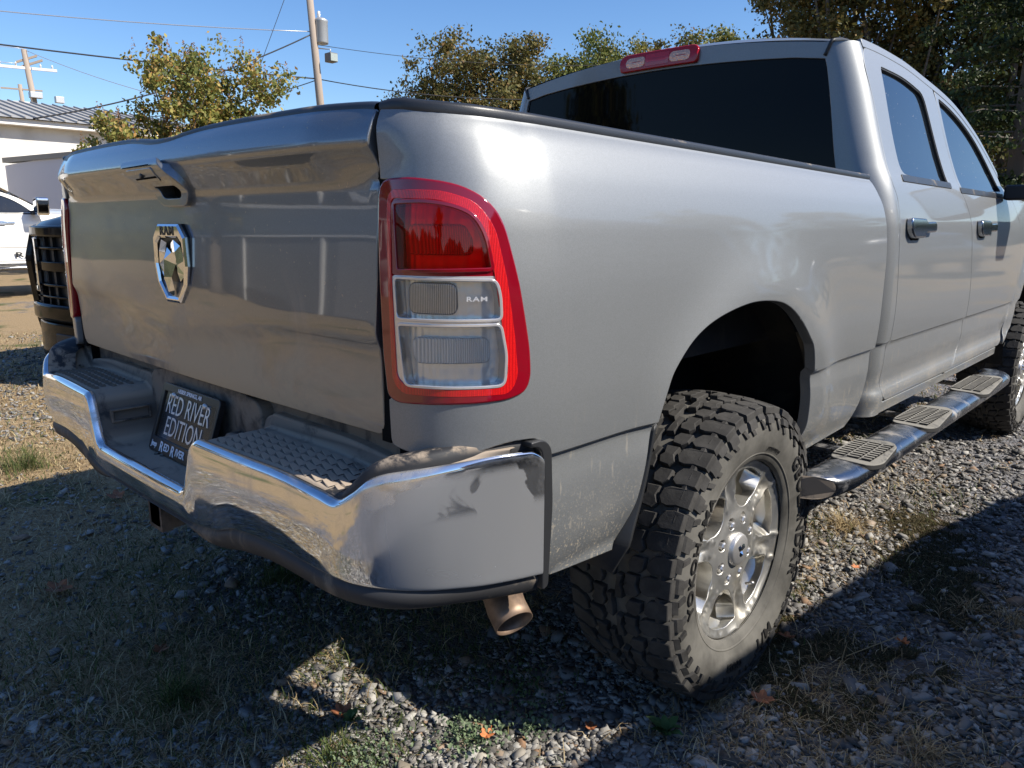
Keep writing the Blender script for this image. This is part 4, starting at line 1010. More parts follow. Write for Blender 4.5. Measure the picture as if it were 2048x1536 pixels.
# running boards
for s in (1, -1):
    cx0, z0, hw_, hh = 1.062, .528, .072, .036; ring_ = []
    yy = [1.345,1.352,1.375,1.42,1.5,1.7,2.2,2.8,3.4,3.62,3.69,3.72,3.73]; dx = [-.052,-.042,-.026,-.012,-.004,0,0,0,0,-.006,-.02,-.04,-.06]
    n = 32; A = np.zeros((n+1, len(yy), 3)); q = np.linspace(0, 2*math.pi, n+1)
    for j, (y, d) in enumerate(zip(yy, dx)):
        k = 1.0; c, sn = np.cos(q), np.sin(q)
        A[:,j,0] = cx0+d*.6+hw_*np.sign(c)*np.abs(c)**.75; A[:,j,1] = y-.03*(c)*(j < 3)*0+.0; A[:,j,2] = z0+hh*np.sign(sn)*np.abs(sn)**.85
        A[:,j,1] += (.05*c if j < 4 else 0)
    rb = grid('running_board', A, 'board', truck, mirror=(s < 0), flip=True)
    for j in (0, len(yy)-1):
        V = [tuple(p*np.array([s,1,1])) for p in A[:-1, j]]; mk('board_end_cap', V, [tuple(range(n))], 'dustplastic', rb)
    for ya, yb in ((1.56,1.90),(2.17,2.60),(2.98,3.52)):
        pd = rpoly([(.994,ya+.10,.03),(1.010,ya+.02,.03),(1.125,ya-.02+.03,.05),(1.150,ya+.10,.03),(1.128,yb-.03,.05),(1.10,yb,.03),(1.012,yb-.02,.04),(.992,yb-.10,.02)], .03)
        V, F = prism(pd, 2, .548, .567); o = mk('board_step_pad', [(x*s, y, z-(.012*max(0, (x-1.11)/.04))) for x, y, z in V], F if s > 0 else [f[::-1] for f in F], 'boardpad', rb); bevel(o, .004)
        parts = []; nn = int((yb-ya-.10)/.026)
        for i in range(nn):
            yc = ya+.06+i*.026
            for xa, xb in ((1.006,1.042),(1.050,1.086),(1.094,1.124)): parts.append((boxv(xa,xb,yc,yc+.012,.5665,.5715), BOXF))
        V, F = merge(parts); mk('pad_ribs', [(x*s, y, z) for x, y, z in V], F if s > 0 else [f[::-1] for f in F], 'boardpad', rb)
        ym = (ya+yb)/2; mk('board_bracket', *[(lambda V, F: ([(x*s, y, z) for x, y, z in V], F if s > 0 else [f[::-1] for f in F]))(*merge([(boxv(.80,1.02,ym-.03,ym+.03,.545,.556), BOXF), (boxv(.80,.83,ym-.03,ym+.03,.545,.64), BOXF)]))][0], 'board', rb)

# ------------------------------------------------------------------ ground
_lat = {}
def vnoise(x, y, seed=0, oct=4, scale=1.0):
    x = np.asarray(x, float); y = np.asarray(y, float); o = 0; a = 1; tot = 0
    if seed not in _lat: _lat[seed] = np.random.default_rng(100+seed).random((64, 64))
    T = _lat[seed]
    for k in range(oct):
        X = x*scale*2**k+k*17.3; Y = y*scale*2**k+k*9.1; xi = np.floor(X).astype(int); yi = np.floor(Y).astype(int); fx = X-xi; fy = Y-yi; fx = fx*fx*(3-2*fx); fy = fy*fy*(3-2*fy)
        g = lambda i, j: T[(xi+i) % 64, (yi+j) % 64]
        o = o+a*((g(0,0)*(1-fx)+g(1,0)*fx)*(1-fy)+(g(0,1)*(1-fx)+g(1,1)*fx)*fy); tot += a; a *= .5
    return o/tot
def blob(x, y, cx_, cy_, r): return np.exp(-((x-cx_)**2+(y-cy_)**2)/r**2)
STRAW = [(-2.2,.1,.8),(-1.9,-.25,.6),(-2.9,.5,.7),(-.9,-.15,.35),(1.15,1.22,.16),(.95,.98,.18),(1.45,1.1,.14),(1.5,2.0,.10),(.80,2.5,.22),(.62,2.15,.2),(1.0,.80,.16),(1.32,.95,.12),(.75,3.3,.25),(.2,-.2,.2),(-.2,-.35,.3)]
GREEN = [(-2.76,.21,.3),(-1.14,.07,.22),(-1.13,.33,.25),(-.35,.45,.4),(-.5,.2,.3),(-.1,-.1,.14),(1.0,3.1,.18),(1.1,2.2,.10),(.05,.55,.3),(-.6,-.2,.3),(.2,.75,.25),(.85,1.75,.12),(.72,2.3,.15),(.45,.12,.12)]
MOSS = [(1.07,1.41,.14),(1.0,1.2,.15),(1.22,1.16,.13),(1.28,1.9,.13),(1.2,2.35,.18),(1.28,2.15,.14),(1.05,2.75,.16),(.90,1.42,.1),(1.33,1.52,.07)]
def field(x, y, L): return np.clip(sum(blob(x, y, *b) for b in L), 0, 1)
def ht(x, y): return .012*(vnoise(x, y, 1, 4, 1.2)-.5)+.03*(vnoise(x, y, 2, 2, .35)-.5)*np.clip(np.hypot(x-1, y-1)/4-.4, 0, 1)
def spaced(lo, hi, c, fine, n0, n1):
    a = np.arange(c[0], c[1], fine); l = c[0]-np.geomspace(fine, c[0]-lo+fine, n0)+fine*0; h = c[1]+np.geomspace(fine, hi-c[1], n1)
    return np.r_[l[::-1], a, h]
gx = spaced(-600, 600, (-6.5, 3.5), .05, 60, 60); gy = spaced(-600, 600, (-2.5, 7.0), .05, 60, 60)
X, Y = np.meshgrid(gx, gy, indexing='ij'); far = np.clip(1-np.hypot(X, Y)/40, 0, 1)
Z = ht(X, Y)*far-.012
m = M('gravel lot with straw', (.15,.15,.155), .95, spec=.2)
n1 = m.noise(.45, 5, .6); n2 = m.noise(3.2, 6, .65)
near = m.n('ShaderNodeAttribute', attribute_name='cover'); nsep = m.n('ShaderNodeSeparateColor'); m.link(near.outputs['Color'], nsep.inputs[0])
v = m.vor(55, out='Color'); vs = m.n('ShaderNodeSeparateColor'); m.link(v, vs.inputs[0])
vd = m.vor(55, 'DISTANCE_TO_EDGE')
stone = m.ramp(vs.outputs[0], [(0, (.075,.076,.082)), (.5, (.16,.162,.17)), (.85, (.24,.24,.25)), (1, (.20,.15,.11))])
straw = m.ramp(m.noise(60, 5, .7), [(.3, (.18,.125,.07)), (.55, (.36,.26,.145)), (.8, (.52,.40,.24))])
straw = m.mix(m.f(m.noise(1.1, 4), .55, .68), straw, (.10,.11,.045))
k = m.f(m.math('ADD', m.math('ADD', m.math('MULTIPLY', n1, .55), m.math('MULTIPLY', n2, .45)), m.math('MULTIPLY', nsep.outputs[0], .30)), .50, .60)
soil = m.ramp(m.noise(20, 6, .7), [(.3, (.05,.038,.027)), (.7, (.14,.108,.078))])
c = m.mix(m.f(vd, .0, .06), soil, stone); c = m.mix(m.math('MULTIPLY', nsep.outputs[1], .85), c, soil); c = m.mix(k, c, straw)
m.set('Base Color', c)
h = m.math('ADD', m.math('MULTIPLY', m.f(vd, 0, .25), 1.0), m.math('MULTIPLY', m.noise(120, 5), .8)); m.bump(h, .55, .012)
ground = grid('ground', np.stack([X, Y, Z], -1), m.m, None); tag(ground, kind='structure')
at = ground.data.color_attributes.new('cover', 'FLOAT_COLOR', 'POINT')
cv = np.zeros((X.size, 4)); 
inner = np.clip(1.6-np.hypot(X-.2, Y-.9)/4.2, 0, 1)
right_gravel = np.clip((X-.2)/.6, 0, 1)*np.clip(1.4-np.hypot(X-1, Y-2)/7, 0, 1)
cov = .75*np.clip((-Y-1.0)/1.2, 0, 1)+field(X, Y, STRAW)*1.2-right_gravel*1.1-.15*inner+.35*np.clip((np.hypot(X, Y)-12)/10, 0, 1)+.40*np.clip((-X-2.6)/2, 0, 1)
cv[:,0] = np.clip(cov, -1, 1).ravel(); cv[:,1] = np.clip(field(X, Y, MOSS)+field(X, Y, GREEN)*.6, 0, 1).ravel(); cv[:,3] = 1
at.data.foreach_set('color', cv.ravel())

CAMP = np.array([1.8526, -.8003])
def scatter(n, r0, r1, seed, half=56, back=.0):
    g = np.random.default_rng(seed); r = np.exp(g.uniform(math.log(r0), math.log(r1), n)); a = R(90)+yaw+g.uniform(-R(half), R(half), n)
    return CAMP[0]+r*np.cos(a), CAMP[1]+r*np.sin(a), r, g
# stones: flat angular slate chips
n = 175000; x, y, r, g = scatter(n, .75, 10.5, 5)
keep = (g.random(n) > .9*np.clip(field(x, y, MOSS)*1.3+field(x, y, GREEN)*.75*(x < .9), 0, 1)) & (g.random(n) > .75*np.clip(field(x, y, STRAW[:4])*1.1, 0, 1)) & (vnoise(x, y, 3, 4, .9) > np.where(x > .3, .20, .38))
x, y, r = x[keep], y[keep], r[keep]; n = len(x)
sz = g.lognormal(math.log(.0060), .48, n)*np.where(x > .5, 1.08, .95)*np.clip(.85+r*.08, .9, 1.5); sz = np.clip(sz, .004, .028)
base = np.array([(-1,-1,-1),(1,-1,-1),(1,1,-1),(-1,1,-1),(-1,-1,1),(1,-1,1),(1,1,1),(-1,1,1)], float)
J = base[None]*np.array([1,.70,.25])*(1+g.uniform(-.52, .42, (n, 8, 3)))
J[:,4:,:2] *= g.uniform(.6, 1.05, (n, 1, 1)); J *= g.uniform(.75, 1.3, (n, 1, 3)); J *= sz[:,None,None]
ax, az = g.normal(0, .35, n), g.uniform(0, 2*math.pi, n); ay = g.normal(0, .3, n)
def rotm(ax, ay, az):
    ca, sa, cb, sb, cc, sc = np.cos(ax), np.sin(ax), np.cos(ay), np.sin(ay), np.cos(az), np.sin(az)
    return np.stack([np.stack([cc*cb, cc*sb*sa-sc*ca, cc*sb*ca+sc*sa], -1), np.stack([sc*cb, sc*sb*sa+cc*ca, sc*sb*ca-cc*sa], -1), np.stack([-sb, cb*sa, cb*ca], -1)], -2)
Pn = np.einsum('nij,nkj->nki', rotm(ax, ay, az), J)
Pn[:,:,0] += x[:,None]; Pn[:,:,1] += y[:,None]; Pn[:,:,2] += (ht(x, y)-.012+sz*.16+g.uniform(0, .006, n))[:,None]
quad = np.array([(0,3,2,1),(4,5,6,7),(0,1,5,4),(1,2,6,5),(2,3,7,6),(3,0,4,7)])
m = M('slate gravel', (.15,.155,.17), .88, spec=.3)
gi = m.n('ShaderNodeNewGeometry').outputs['Random Per Island']
c = m.ramp(gi, [(0, (.055,.053,.050)), (.3, (.135,.130,.125)), (.6, (.25,.242,.228)), (.87, (.40,.39,.365)), (.93, (.21,.185,.15)), (.975, (.26,.15,.085)), (1, (.36,.34,.30))])
m.set('Base Color', m.mix(m.f(m.noise(60, 5, .7), .42, .85), c, (.17,.155,.135))); m.bump(m.noise(240, 4), .3, .001)
tag(fastmesh('gravel', Pn.reshape(-1, 3), (quad[None]+8*np.arange(n)[:,None,None]).reshape(-1, 4), m.m), 'grey slate gravel chips covering the lot', 'gravel', kind='stuff')
# blades
def blades(name, x, y, L, W, lean, m, label, cat, curl=.6, z0=None, seed=1):
    g = np.random.default_rng(seed); n = len(x); a = g.uniform(0, 2*math.pi, n); d = np.stack([np.cos(a), np.sin(a)], -1); s = np.stack([-d[:,1], d[:,0]], -1)
    ln = lean*g.uniform(.5, 1.4, n); P = np.zeros((n, 7, 3)); z = ht(x, y)-.012 if z0 is None else z0
    ts = [0, .38, .72, 1.0]; k = 0
    for t in ts:
        ang = np.clip(ln*(1+curl*t), 0, 1.75); h = L*t
        px = x+d[:,0]*h*np.sin(ang*(.45+.55*t)); py = y+d[:,1]*h*np.sin(ang*(.45+.55*t)); pz = z+h*np.cos(np.minimum(ang*(.45+.55*t), 1.5))*np.where(ang > 1.3, .45, 1)+.004*t
        w_ = W*(1-t**1.6)
        if t < 1:
            for sg in (-1, 1): P[:,k] = np.stack([px+s[:,0]*w_*sg, py+s[:,1]*w_*sg, pz], -1); k += 1
        else: P[:,k] = np.stack([px, py, pz], -1)
    f = np.array([(0,1,3),(0,3,2),(2,3,5),(2,5,4),(4,5,6)])
    return tag(fastmesh(name, P.reshape(-1, 3), (f[None]+7*np.arange(n)[:,None,None]).reshape(-1, 3), m), label, cat, kind='stuff')
def grassmat(name, stops):
    m = M(name, (.2,.2,.1), .75, spec=.25); gi = m.n('ShaderNodeNewGeometry').outputs['Random Per Island']; c = m.ramp(gi, stops); m.set('Base Color', c)
    nt = m.nt; tr = m.n('ShaderNodeBsdfTranslucent'); m.link(c, tr.inputs[0]); mx = m.n('ShaderNodeMixShader'); mx.inputs[0].default_value = .25
    m.link(m.b.outputs[0], mx.inputs[1]); m.link(tr.outputs[0], mx.inputs[2]); m.link(mx.outputs[0], nt.nodes['Material Output'].inputs[0]); return m.m
DRY = grassmat('dry straw', [(0, (.17,.115,.06)), (.35, (.33,.235,.125)), (.7, (.47,.37,.21)), (1, (.58,.49,.31))])
GRN = grassmat('green grass', [(0, (.035,.055,.015)), (.5, (.065,.095,.025)), (.8, (.12,.15,.045)), (1, (.26,.22,.09))])
MOS = grassmat('brown green ground cover', [(0, (.05,.04,.02)), (.5, (.085,.075,.035)), (.8, (.14,.10,.055)), (1, (.09,.11,.04))])
n = 330000; x, y, r, g = scatter(n, .8, 11, 11)
p = np.clip(field(x, y, STRAW)*np.where(x > .6, .45, .8)+.62*(vnoise(x, y, 7, 4, .8) > .48)*(x < .3)+.22*(vnoise(x, y, 8, 4, 1.5) > .55)+.5*(x < -3)*(vnoise(x, y, 9, 4, .7) > .45)+.02, 0, 1)
p *= 1-.85*np.clip(blob(x, y, .14, .24, .2)+blob(x, y, .6, .35, .3), 0, 1)
k = g.random(n) < p*.75; x, y, r = x[k], y[k], r[k]; n = len(x)
blades('dry_straw', x, y, g.uniform(.02, .085, n), g.uniform(.0009, .0019, n)*np.clip(r*.35, 1, 3), 1.2, DRY, 'dry straw lying in mats over the gravel', 'straw', seed=12)
n = 190000; x, y, r, g = scatter(n, .8, 11, 21)
p = np.clip(field(x, y, GREEN)*.9+.4*(vnoise(x, y, 17, 4, 1.1) > .55)*(x < .6)+.015, 0, 1); k = g.random(n) < p*.75; x, y, r = x[k], y[k], r[k]; n = len(x)
blades('green_grass', x, y, g.uniform(.012, .06, n), g.uniform(.0008, .0018, n)*np.clip(r*.35, 1, 3), .75, GRN, 'short green grass growing through the gravel', 'grass', seed=22)
n = 90000; g = np.random.default_rng(31); b = np.array(MOSS)[g.integers(0, len(MOSS), n)]; q = g.normal(0, .62, (n, 2))*b[:,2:3]
x, y = b[:,0]+q[:,0], b[:,1]+q[:,1]; k = vnoise(x, y, 33, 4, 6) > .40; x, y = x[k], y[k]; n = len(x)
blades('creeping_ground_cover', x, y, g.uniform(.004, .018, n), g.uniform(.0012, .0026, n), .9, MOS, 'low brown green creeping weed matting on the gravel', 'ground cover', seed=32)
# tufts: each tuft of dry or green blades is a clump one can point to
def tuft(name, cx_, cy_, rad, h, nb, m, label, seed, lean=.75, cat='grass tuft', group=None):
    g = np.random.default_rng(seed); q = g.normal(0, rad*.4, (nb, 2)); x = cx_+q[:,0]; y = cy_+q[:,1]; o = blades(name, x, y, g.uniform(.4, 1, nb)*h, g.uniform(.0009, .0018, nb), lean, m, label, cat, seed=seed)
    del o['kind']
    if group: o['group'] = group
TU = 'grass tufts in the gravel'
tuft('dry_tuft', 1.47, 1.12, .045, .13, 130, DRY, 'dry straw tuft nearest the lower right corner of the picture', 41, 1.1, group=TU)
tuft('dry_tuft', 1.50, 2.02, .05, .14, 120, DRY, 'dry straw tuft at the right edge level with the wheel hub', 42, 1.1, group=TU)
tuft('dry_tuft', .79, 2.48, .08, .15, 220, DRY, 'sunlit straw tuft just below the rear end of the running board', 43, 1.0, group=TU)
tuft('dry_tuft', 1.00, .93, .04, .10, 90, DRY, 'small dry tuft in front of the shaded tyre foot', 44, .9, group=TU)
tuft('dry_tuft', 1.36, 2.02, .04, .10, 90, DRY, 'pale dry tuft on the brown mat right of the rear wheel', 45, 1.1, group=TU)
tuft('green_tuft', -.08, -.08, .06, .14, 200, GRN, 'tall green and tan grass tuft in the shade left of the sunlit patch', 46, .7, group=TU)
tuft('green_tuft', -2.7, .22, .16, .20, 260, GRN, 'green tuft at the left edge on the sunlit border of the shade', 47, .6, group=TU)
tuft('green_tuft', -.55, .50, .10, .13, 220, GRN, 'green tuft in the shade below the tow hitch', 48, .7, group=TU)
tuft('green_tuft', .42, .08, .05, .12, 70, GRN, 'thin green grass sprig at the bottom edge beside the sunlit gravel', 49, .6, group=TU)
tuft('dry_tuft', -1.0, -.12, .05, .09, 120, DRY, 'dry tuft in the deep shade on the left', 50, .8, group=TU)
# leafy weeds
def leafshape(L, W, bend, g):
    pts = [(0,0),(.25,.6),(.5,1),(.78,.75),(1,0)]; V = []; 
    for t, w_ in pts:
        z = bend*math.sin(t*2.4)*L; V += [(t*L, -w_*W, z+.15*w_*W), (t*L, 0, z-.05*L*w_*.3), (t*L, w_*W, z+.15*w_*W)]
    F = []
    for i in range(4):
        for j in range(2): F.append((i*3+j, i*3+j+1, i*3+j+4, i*3+j+3))
    return V, F
def weed(name, c, nl, L, W, label, mcol, seed, rise=.5, spread=.0):
    g = random.Random(seed); parts = []
    root = thing(name, label, 'weed', (c[0], c[1], 0)); m = grassmat(label[:30], mcol)
    for i in range(nl):
        a = g.uniform(0, 6.28) if spread else i*2.4+g.uniform(-.3, .3); l = L*g.uniform(.6, 1.1); V, F = leafshape(l, W*g.uniform(.7, 1.1), .3, g)
        el = rise*g.uniform(.4, 1.6); ca, sa, ce, se = math.cos(a), math.sin(a), math.cos(el), math.sin(el); ox, oy = (g.gauss(0, spread), g.gauss(0, spread)) if spread else (0, 0); oz = g.uniform(0, .02) if spread else .003
        V = [(ox+(x*ce-z*se)*ca-y*sa, oy+(x*ce-z*se)*sa+y*ca, oz+x*se+z*ce) for x, y, z in V]; parts.append((V, F))
    V, F = merge(parts); o = mk('leaves', V, F, m, root, True); return root
gl_ = [(0, (.05,.10,.03)), (.6, (.09,.16,.055)), (1, (.14,.21,.08))]
weed('broadleaf_weed', (.975,.715), 16, .062, .012, 'broad leaved green weed at the foot of the rear tyre', gl_, 1, .55)
weed('broadleaf_weed', (.345,.19), 7, .035, .012, 'small round leaved weed beside the brown leaf in the sunlit patch', gl_, 2, .6)
cl = [(0, (.10,.15,.075)), (.5, (.17,.23,.13)), (1, (.24,.30,.18))]
weed('clover_patch', (.615,.365), 420, .013, .0045, 'pale green feathery weed patch in the sunlit gravel', cl, 3, .7, .045)
weed('clover_patch', (.70,.50), 150, .013, .0045, 'sprig of feathery weed right of the orange leaf', cl, 4, .7, .03)
weed('clover_patch', (.50,.12), 300, .012, .004, 'feathery weed cut off by the bottom edge', cl, 5, .7, .05)
weed('clover_patch', (.56,.62), 320, .012, .004, 'dark feathery weed in the shade above the sunlit gravel', [(0, (.04,.07,.025)), (1, (.09,.13,.05))], 6, .7, .06)  # same weed as the sunlit patches, greens darkened to carry the shade
# fallen leaves
lm = M('brown fallen leaf', (.25,.085,.035), .7); lm.set('Base Color', lm.ramp(lm.noise(40, 5), [(.3, (.13,.045,.02)), (.7, (.36,.13,.05))])); lm = lm.m
lo_ = M('orange fallen leaf', (.5,.17,.06), .7).m
def fallen(x, y, s, rz, label, m_, z=.012, curl=.5):
    P = [(math.cos(a)*(.55+.45*abs(math.cos(a*2.5)))*s, math.sin(a)*(.5+.3*abs(math.cos(a*2.5)))*s) for a in np.linspace(0, 2*math.pi, 20, False)]
    V = [(0,0,0)]+[(p[0], p[1], curl*(p[1]**2)/s+.25*abs(p[0])*(.5+.5*math.sin(i*1.7))) for i, p in enumerate(P)]; F = [(0, i, i % 20+1) for i in range(1, 21)]
    V2, F2 = tube([(s*.9,0,.0),(s*1.5,.005,.004)], .0008, 5); V, F = merge([(V, F), (V2, F2)])
    o = mk('fallen_leaf', V, F, m_); o.location = (x, y, z); o.rotation_euler = (.15, .1, rz); tag(o, label, 'leaf', 'fallen leaves on the gravel')
fallen(.305,.19,.034,.4,'curled brown leaf between the two sunlit gravel patches', lm)
fallen(.655,.385,.024,1.9,'orange leaf lying on the feathery weed', lo_, .02)
fallen(1.285,1.575,.022,2.6,'orange leaf standing up on the gravel right of the rear tyre', lo_, .025, 1.2)
fallen(-1.01,-.11,.05,.9,'dark brown leaf in the shade on the left', lm)
fallen(-1.85,.38,.05,.2,'brown leaf in the dry straw left of the hitch', lm)
fallen(.82,.60,.022,2.1,'brown leaf at the right end of the sunlit gravel strip', lm)
fallen(1.09,1.02,.035,.7,'torn brown leaf just right of the tyre foot', lm)
fallen(.98,2.05,.02,1.3,'small orange leaf in the sun beside the shade edge', lo_)
fallen(-.35,-.02,.03,2.3,'brown leaf beside the tall grass tuft in the shade', lm)
fallen(1.0,1.38,.03,3.0,'rust brown leaf pressed against the lower tyre', lm)
fallen(1.9,1.75,.02,.3,'small brown leaf at the right edge of the picture', lm)
V, F = tube([(1.18,1.40,.012),(1.22,1.46,.03),(1.26,1.53,.045),(1.275,1.565,.05)], .0016, 6); tag(mk('twig', V, F, DRY, None, True), 'bent pale twig leading up to the orange leaf', 'twig')
V, F = tube([(1.42,1.50,.008),(1.5,1.47,.014),(1.58,1.50,.014),(1.66,1.58,.008)], .0016, 6); tag(mk('twig', V, F, DRY, None, True), 'thin pale twig lying on gravel near the right edge', 'twig')

# ------------------------------------------------------------------ trees
bark = M('grey brown bark', (.13,.105,.085), .9); bark.bump(bark.noise(14, 6, .7, bark.mapv((3,3,.6))), .8, .02); bark = bark.m
def leafmat(name, stops):
    m = M(name, (.08,.1,.03), .6, spec=.3); gi = m.n('ShaderNodeNewGeometry').outputs['Random Per Island']
    c = m.ramp(gi, stops); big = m.noise(.9, 3, .6); c = m.mix(m.f(big, .35, .7), c, m.ramp(gi, [(p, tuple(min(1, q*f_) for q, f_ in zip(cc, (1.35, 1.05, .85)))) for p, cc in stops]))
    m.set('Base Color', c); tr = m.n('ShaderNodeBsdfTranslucent'); m.link(c, tr.inputs[0]); mx = m.n('ShaderNodeMixShader'); mx.inputs[0].default_value = .3
    m.link(m.b.outputs[0], mx.inputs[1]); m.link(tr.outputs[0], mx.inputs[2]); m.link(mx.outputs[0], m.nt.nodes['Material Output'].inputs[0]); return m.m
def leafmesh(C, S, g, flat=.0):
    n = len(C); q = np.array([(-.5,0,0),(0,-.30,.06),(.5,0,0),(0,.30,.06)]); Rm = rotm(g.uniform(0, 6.28, n)*1.0, g.uniform(-1.2, 1.2, n), g.uniform(0, 6.28, n))
    P = np.einsum('nij,kj->nki', Rm, q)*S[:,None,None]+C[:,None,:]
    return P.reshape(-1, 3), (np.array([(0,1,2,3)])[None]+4*np.arange(n)[:,None,None]).reshape(-1, 4)
def tree(name, label, cat, base, lobes, nclus, nleaf, ls, cr, lm_, trunk_r, seed, group=None, spikes=0, limbs=9, top_bias=0):
    """lobes: list of (dx,dy,z, rx,ry,rz); clusters sit mostly near the lobe surfaces, leaving gaps between them"""
    g = np.random.default_rng(seed); root = thing(name, label, cat, (base[0], base[1], 0), 0, group)
    L = np.array(lobes, float); wts = L[:,3]*L[:,4]*L[:,5]; wts /= wts.sum(); li = g.choice(len(L), nclus, p=wts); d = g.normal(0, 1, (nclus, 3)); d /= np.linalg.norm(d, axis=1)[:,None]
    rr = g.uniform(0, 1, nclus)**.38; C = L[li,:3]+d*rr[:,None]*L[li,3:6]; C += (g.random((nclus, 3))-.5)*.12*L[li,3:6]
    nleaf = int(nleaf*1.75); ls = ls*.74; cs = cr*g.uniform(.45, 1.25, nclus); k = g.integers(0, nclus, nleaf); o = np.clip(g.normal(0, .5, (nleaf, 3)), -1.0, 1.0)*cs[k][:,None]*np.array([1,1,.8])
    Pc = C[k]+o; S = ls*g.uniform(.6, 1.35, nleaf)
    P, F = leafmesh(Pc, S, g); fastmesh('crown', P, F, lm_, root)
    parts = []; t0 = L[:,2].min()-L[:,5].max()*.35; cz = np.average(L[:,:3], axis=0, weights=wts)
    fork = Vector((cz[0]*.25, cz[1]*.25, max(.6, (L[:,2]-L[:,5]).min()*.85+.25)))
    parts.append(tube([(0,0,-.1),(0,0,.3),tuple(fork)], [trunk_r*1.35, trunk_r, trunk_r*.8], 9))
    tips = C[g.choice(nclus, min(nclus, limbs*3), False)]
    for i, t in enumerate(tips):
        t = Vector(t); mid = fork.lerp(t, .45)+Vector(g.normal(0, .08, 3))*(t-fork).length; r0 = trunk_r*(.5 if i < limbs else .26)
        parts.append(tube([tuple(fork), tuple(mid), tuple(t)], [r0, r0*.55, r0*.15], 6, False))
    V, F = merge(parts); mk('trunk', V, F, bark, root, True)
    if spikes:
        sm_ = SPK; u = C[C[:,2] > np.quantile(C[:,2], .25)]; u = u[g.choice(len(u), min(len(u), spikes), False)]; cc = []
        for q in u:
            h = g.uniform(.22, .48); m_ = 26; t = g.random(m_); a = g.uniform(0, 6.28, m_); w_ = .06*(1-t)+.008
            cc.append(np.c_[q[0]+w_*np.cos(a), q[1]+w_*np.sin(a), q[2]+.15+t*h])
        cc = np.vstack(cc); P, F = leafmesh(cc, g.uniform(.03, .065, len(cc)), g); fastmesh('seed_spikes', P, F, sm_, root)
    return root
SPK = leafmat('rusty seed heads', [(0, (.15,.08,.035)), (.5, (.30,.16,.06)), (1, (.42,.27,.10))])
LY = leafmat('yellow green autumn leaves', [(0, (.07,.10,.03)), (.4, (.17,.20,.05)), (.75, (.32,.31,.09)), (1, (.36,.23,.09))])
LO = leafmat('olive oak leaves', [(0, (.06,.066,.022)), (.5, (.14,.145,.048)), (.85, (.18,.16,.055)), (1, (.24,.15,.06))])
LG = leafmat('green oak leaves', [(0, (.055,.08,.022)), (.5, (.13,.17,.045)), (.85, (.22,.24,.065)), (1, (.26,.22,.08))])
LD = leafmat('dark leaves', [(0, (.03,.04,.014)), (.5, (.075,.085,.026)), (.85, (.15,.14,.045)), (1, (.17,.12,.04))])
LP_ = leafmat('pine needles', [(0, (.012,.026,.010)), (.6, (.028,.050,.016)), (1, (.06,.085,.025))])
K_ = 1.375
tree('autumn_tree', 'small yellow and rust autumn tree with upright seed spikes beside the low building', 'tree', (1.85-14.6*K_,-.8+6.55*K_),
     [(a_*K_, b_*K_, 1.285+(c_-1.285)*K_, d_*K_, e_*K_, f_*K_) for a_, b_, c_, d_, e_, f_ in [(.0,.0,3.5,1.15,1.0,.80),(.75,.95,3.85,.8,.8,.75),(-.25,-.95,2.65,1.0,1.0,.55),(.2,.3,2.35,1.35,1.45,.6),(-.1,-.25,4.15,.65,.65,.45),(.55,.65,2.7,1.0,1.1,.8)]], 330, 14500, .155, .38, LY, .13, 3, spikes=150, limbs=14)
tree('oak_tree', 'bronze and green leaved tree left of the cab, nearer the pole', 'tree', (-19.4,20.3), [(0,0,5.2,2.6,2.6,2.2),(-1.6,-1.5,5.0,1.9,1.9,1.9),(.5,.6,7.2,1.7,1.7,1.1),(-.8,-1.0,6.9,1.6,1.6,1.2),(1.1,1.3,5.6,1.5,1.5,1.5)], 300, 26000, .17, .55, LO, .25, 4, 'trees behind the pickup')
tree('oak_tree', 'green leaved tree just left of the rear window of the cab', 'tree', (-17.3,23.6), [(0,0,5.2,2.0,2.0,2.2),(.5,.6,7.2,1.5,1.5,1.5),(-.5,-.3,6.4,1.5,1.5,1.4)], 170, 15000, .17, .55, LG, .22, 5, 'trees behind the pickup')
tree('oak_tree', 'far bronze tree showing over the left part of the cab roof', 'tree', (-23.5,36.8), [(0,0,8.0,3.0,3.0,3.0),(1.6,1.2,9.4,2.2,2.2,2.2),(-1.6,-1.6,8.6,1.8,1.8,2.2)], 260, 20000, .24, .75, LO, .3, 6, 'trees behind the pickup')
tree('oak_tree', 'far green tree showing over the middle of the cab roof', 'tree', (-18.6,39.8), [(0,0,8.0,3.2,3.2,3.2),(1.8,1.0,9.6,2.0,2.0,2.0),(-1.6,-1.4,9.7,1.8,1.8,1.8)], 240, 19000, .24, .75, LG, .3, 7, 'trees behind the pickup')
tree('oak_tree', 'tall olive tree rising behind the right corner of the cab', 'tree', (-5.6,20.3), [(0,0,6.2,2.4,2.4,3.0),(-1.4,-.6,7.8,1.7,1.7,1.9),(1.4,.6,7.6,2.0,2.0,2.6),(.6,.2,3.6,2.2,2.2,1.9)], 330, 34000, .155, .50, LO, .28, 8, 'trees behind the pickup')
tree('oak_tree', 'dark olive tree in the upper right between the tall tree and the conifer', 'tree', (-2.9,22.4), [(0,0,6.4,2.6,2.6,3.4),(1.4,.4,8.2,2.0,2.0,2.4),(-.6,-.3,3.2,2.2,2.2,2.0)], 300, 30000, .16, .55, LD, .28, 9, 'trees behind the pickup')
tree('oak_tree', 'shaded tree behind the door mirror', 'tree', (-.6,24.5), [(0,0,5.2,2.8,2.8,3.2),(-1.0,0,2.4,2.4,2.4,1.7)], 220, 22000, .17, .6, LG, .28, 10, 'trees behind the pickup')
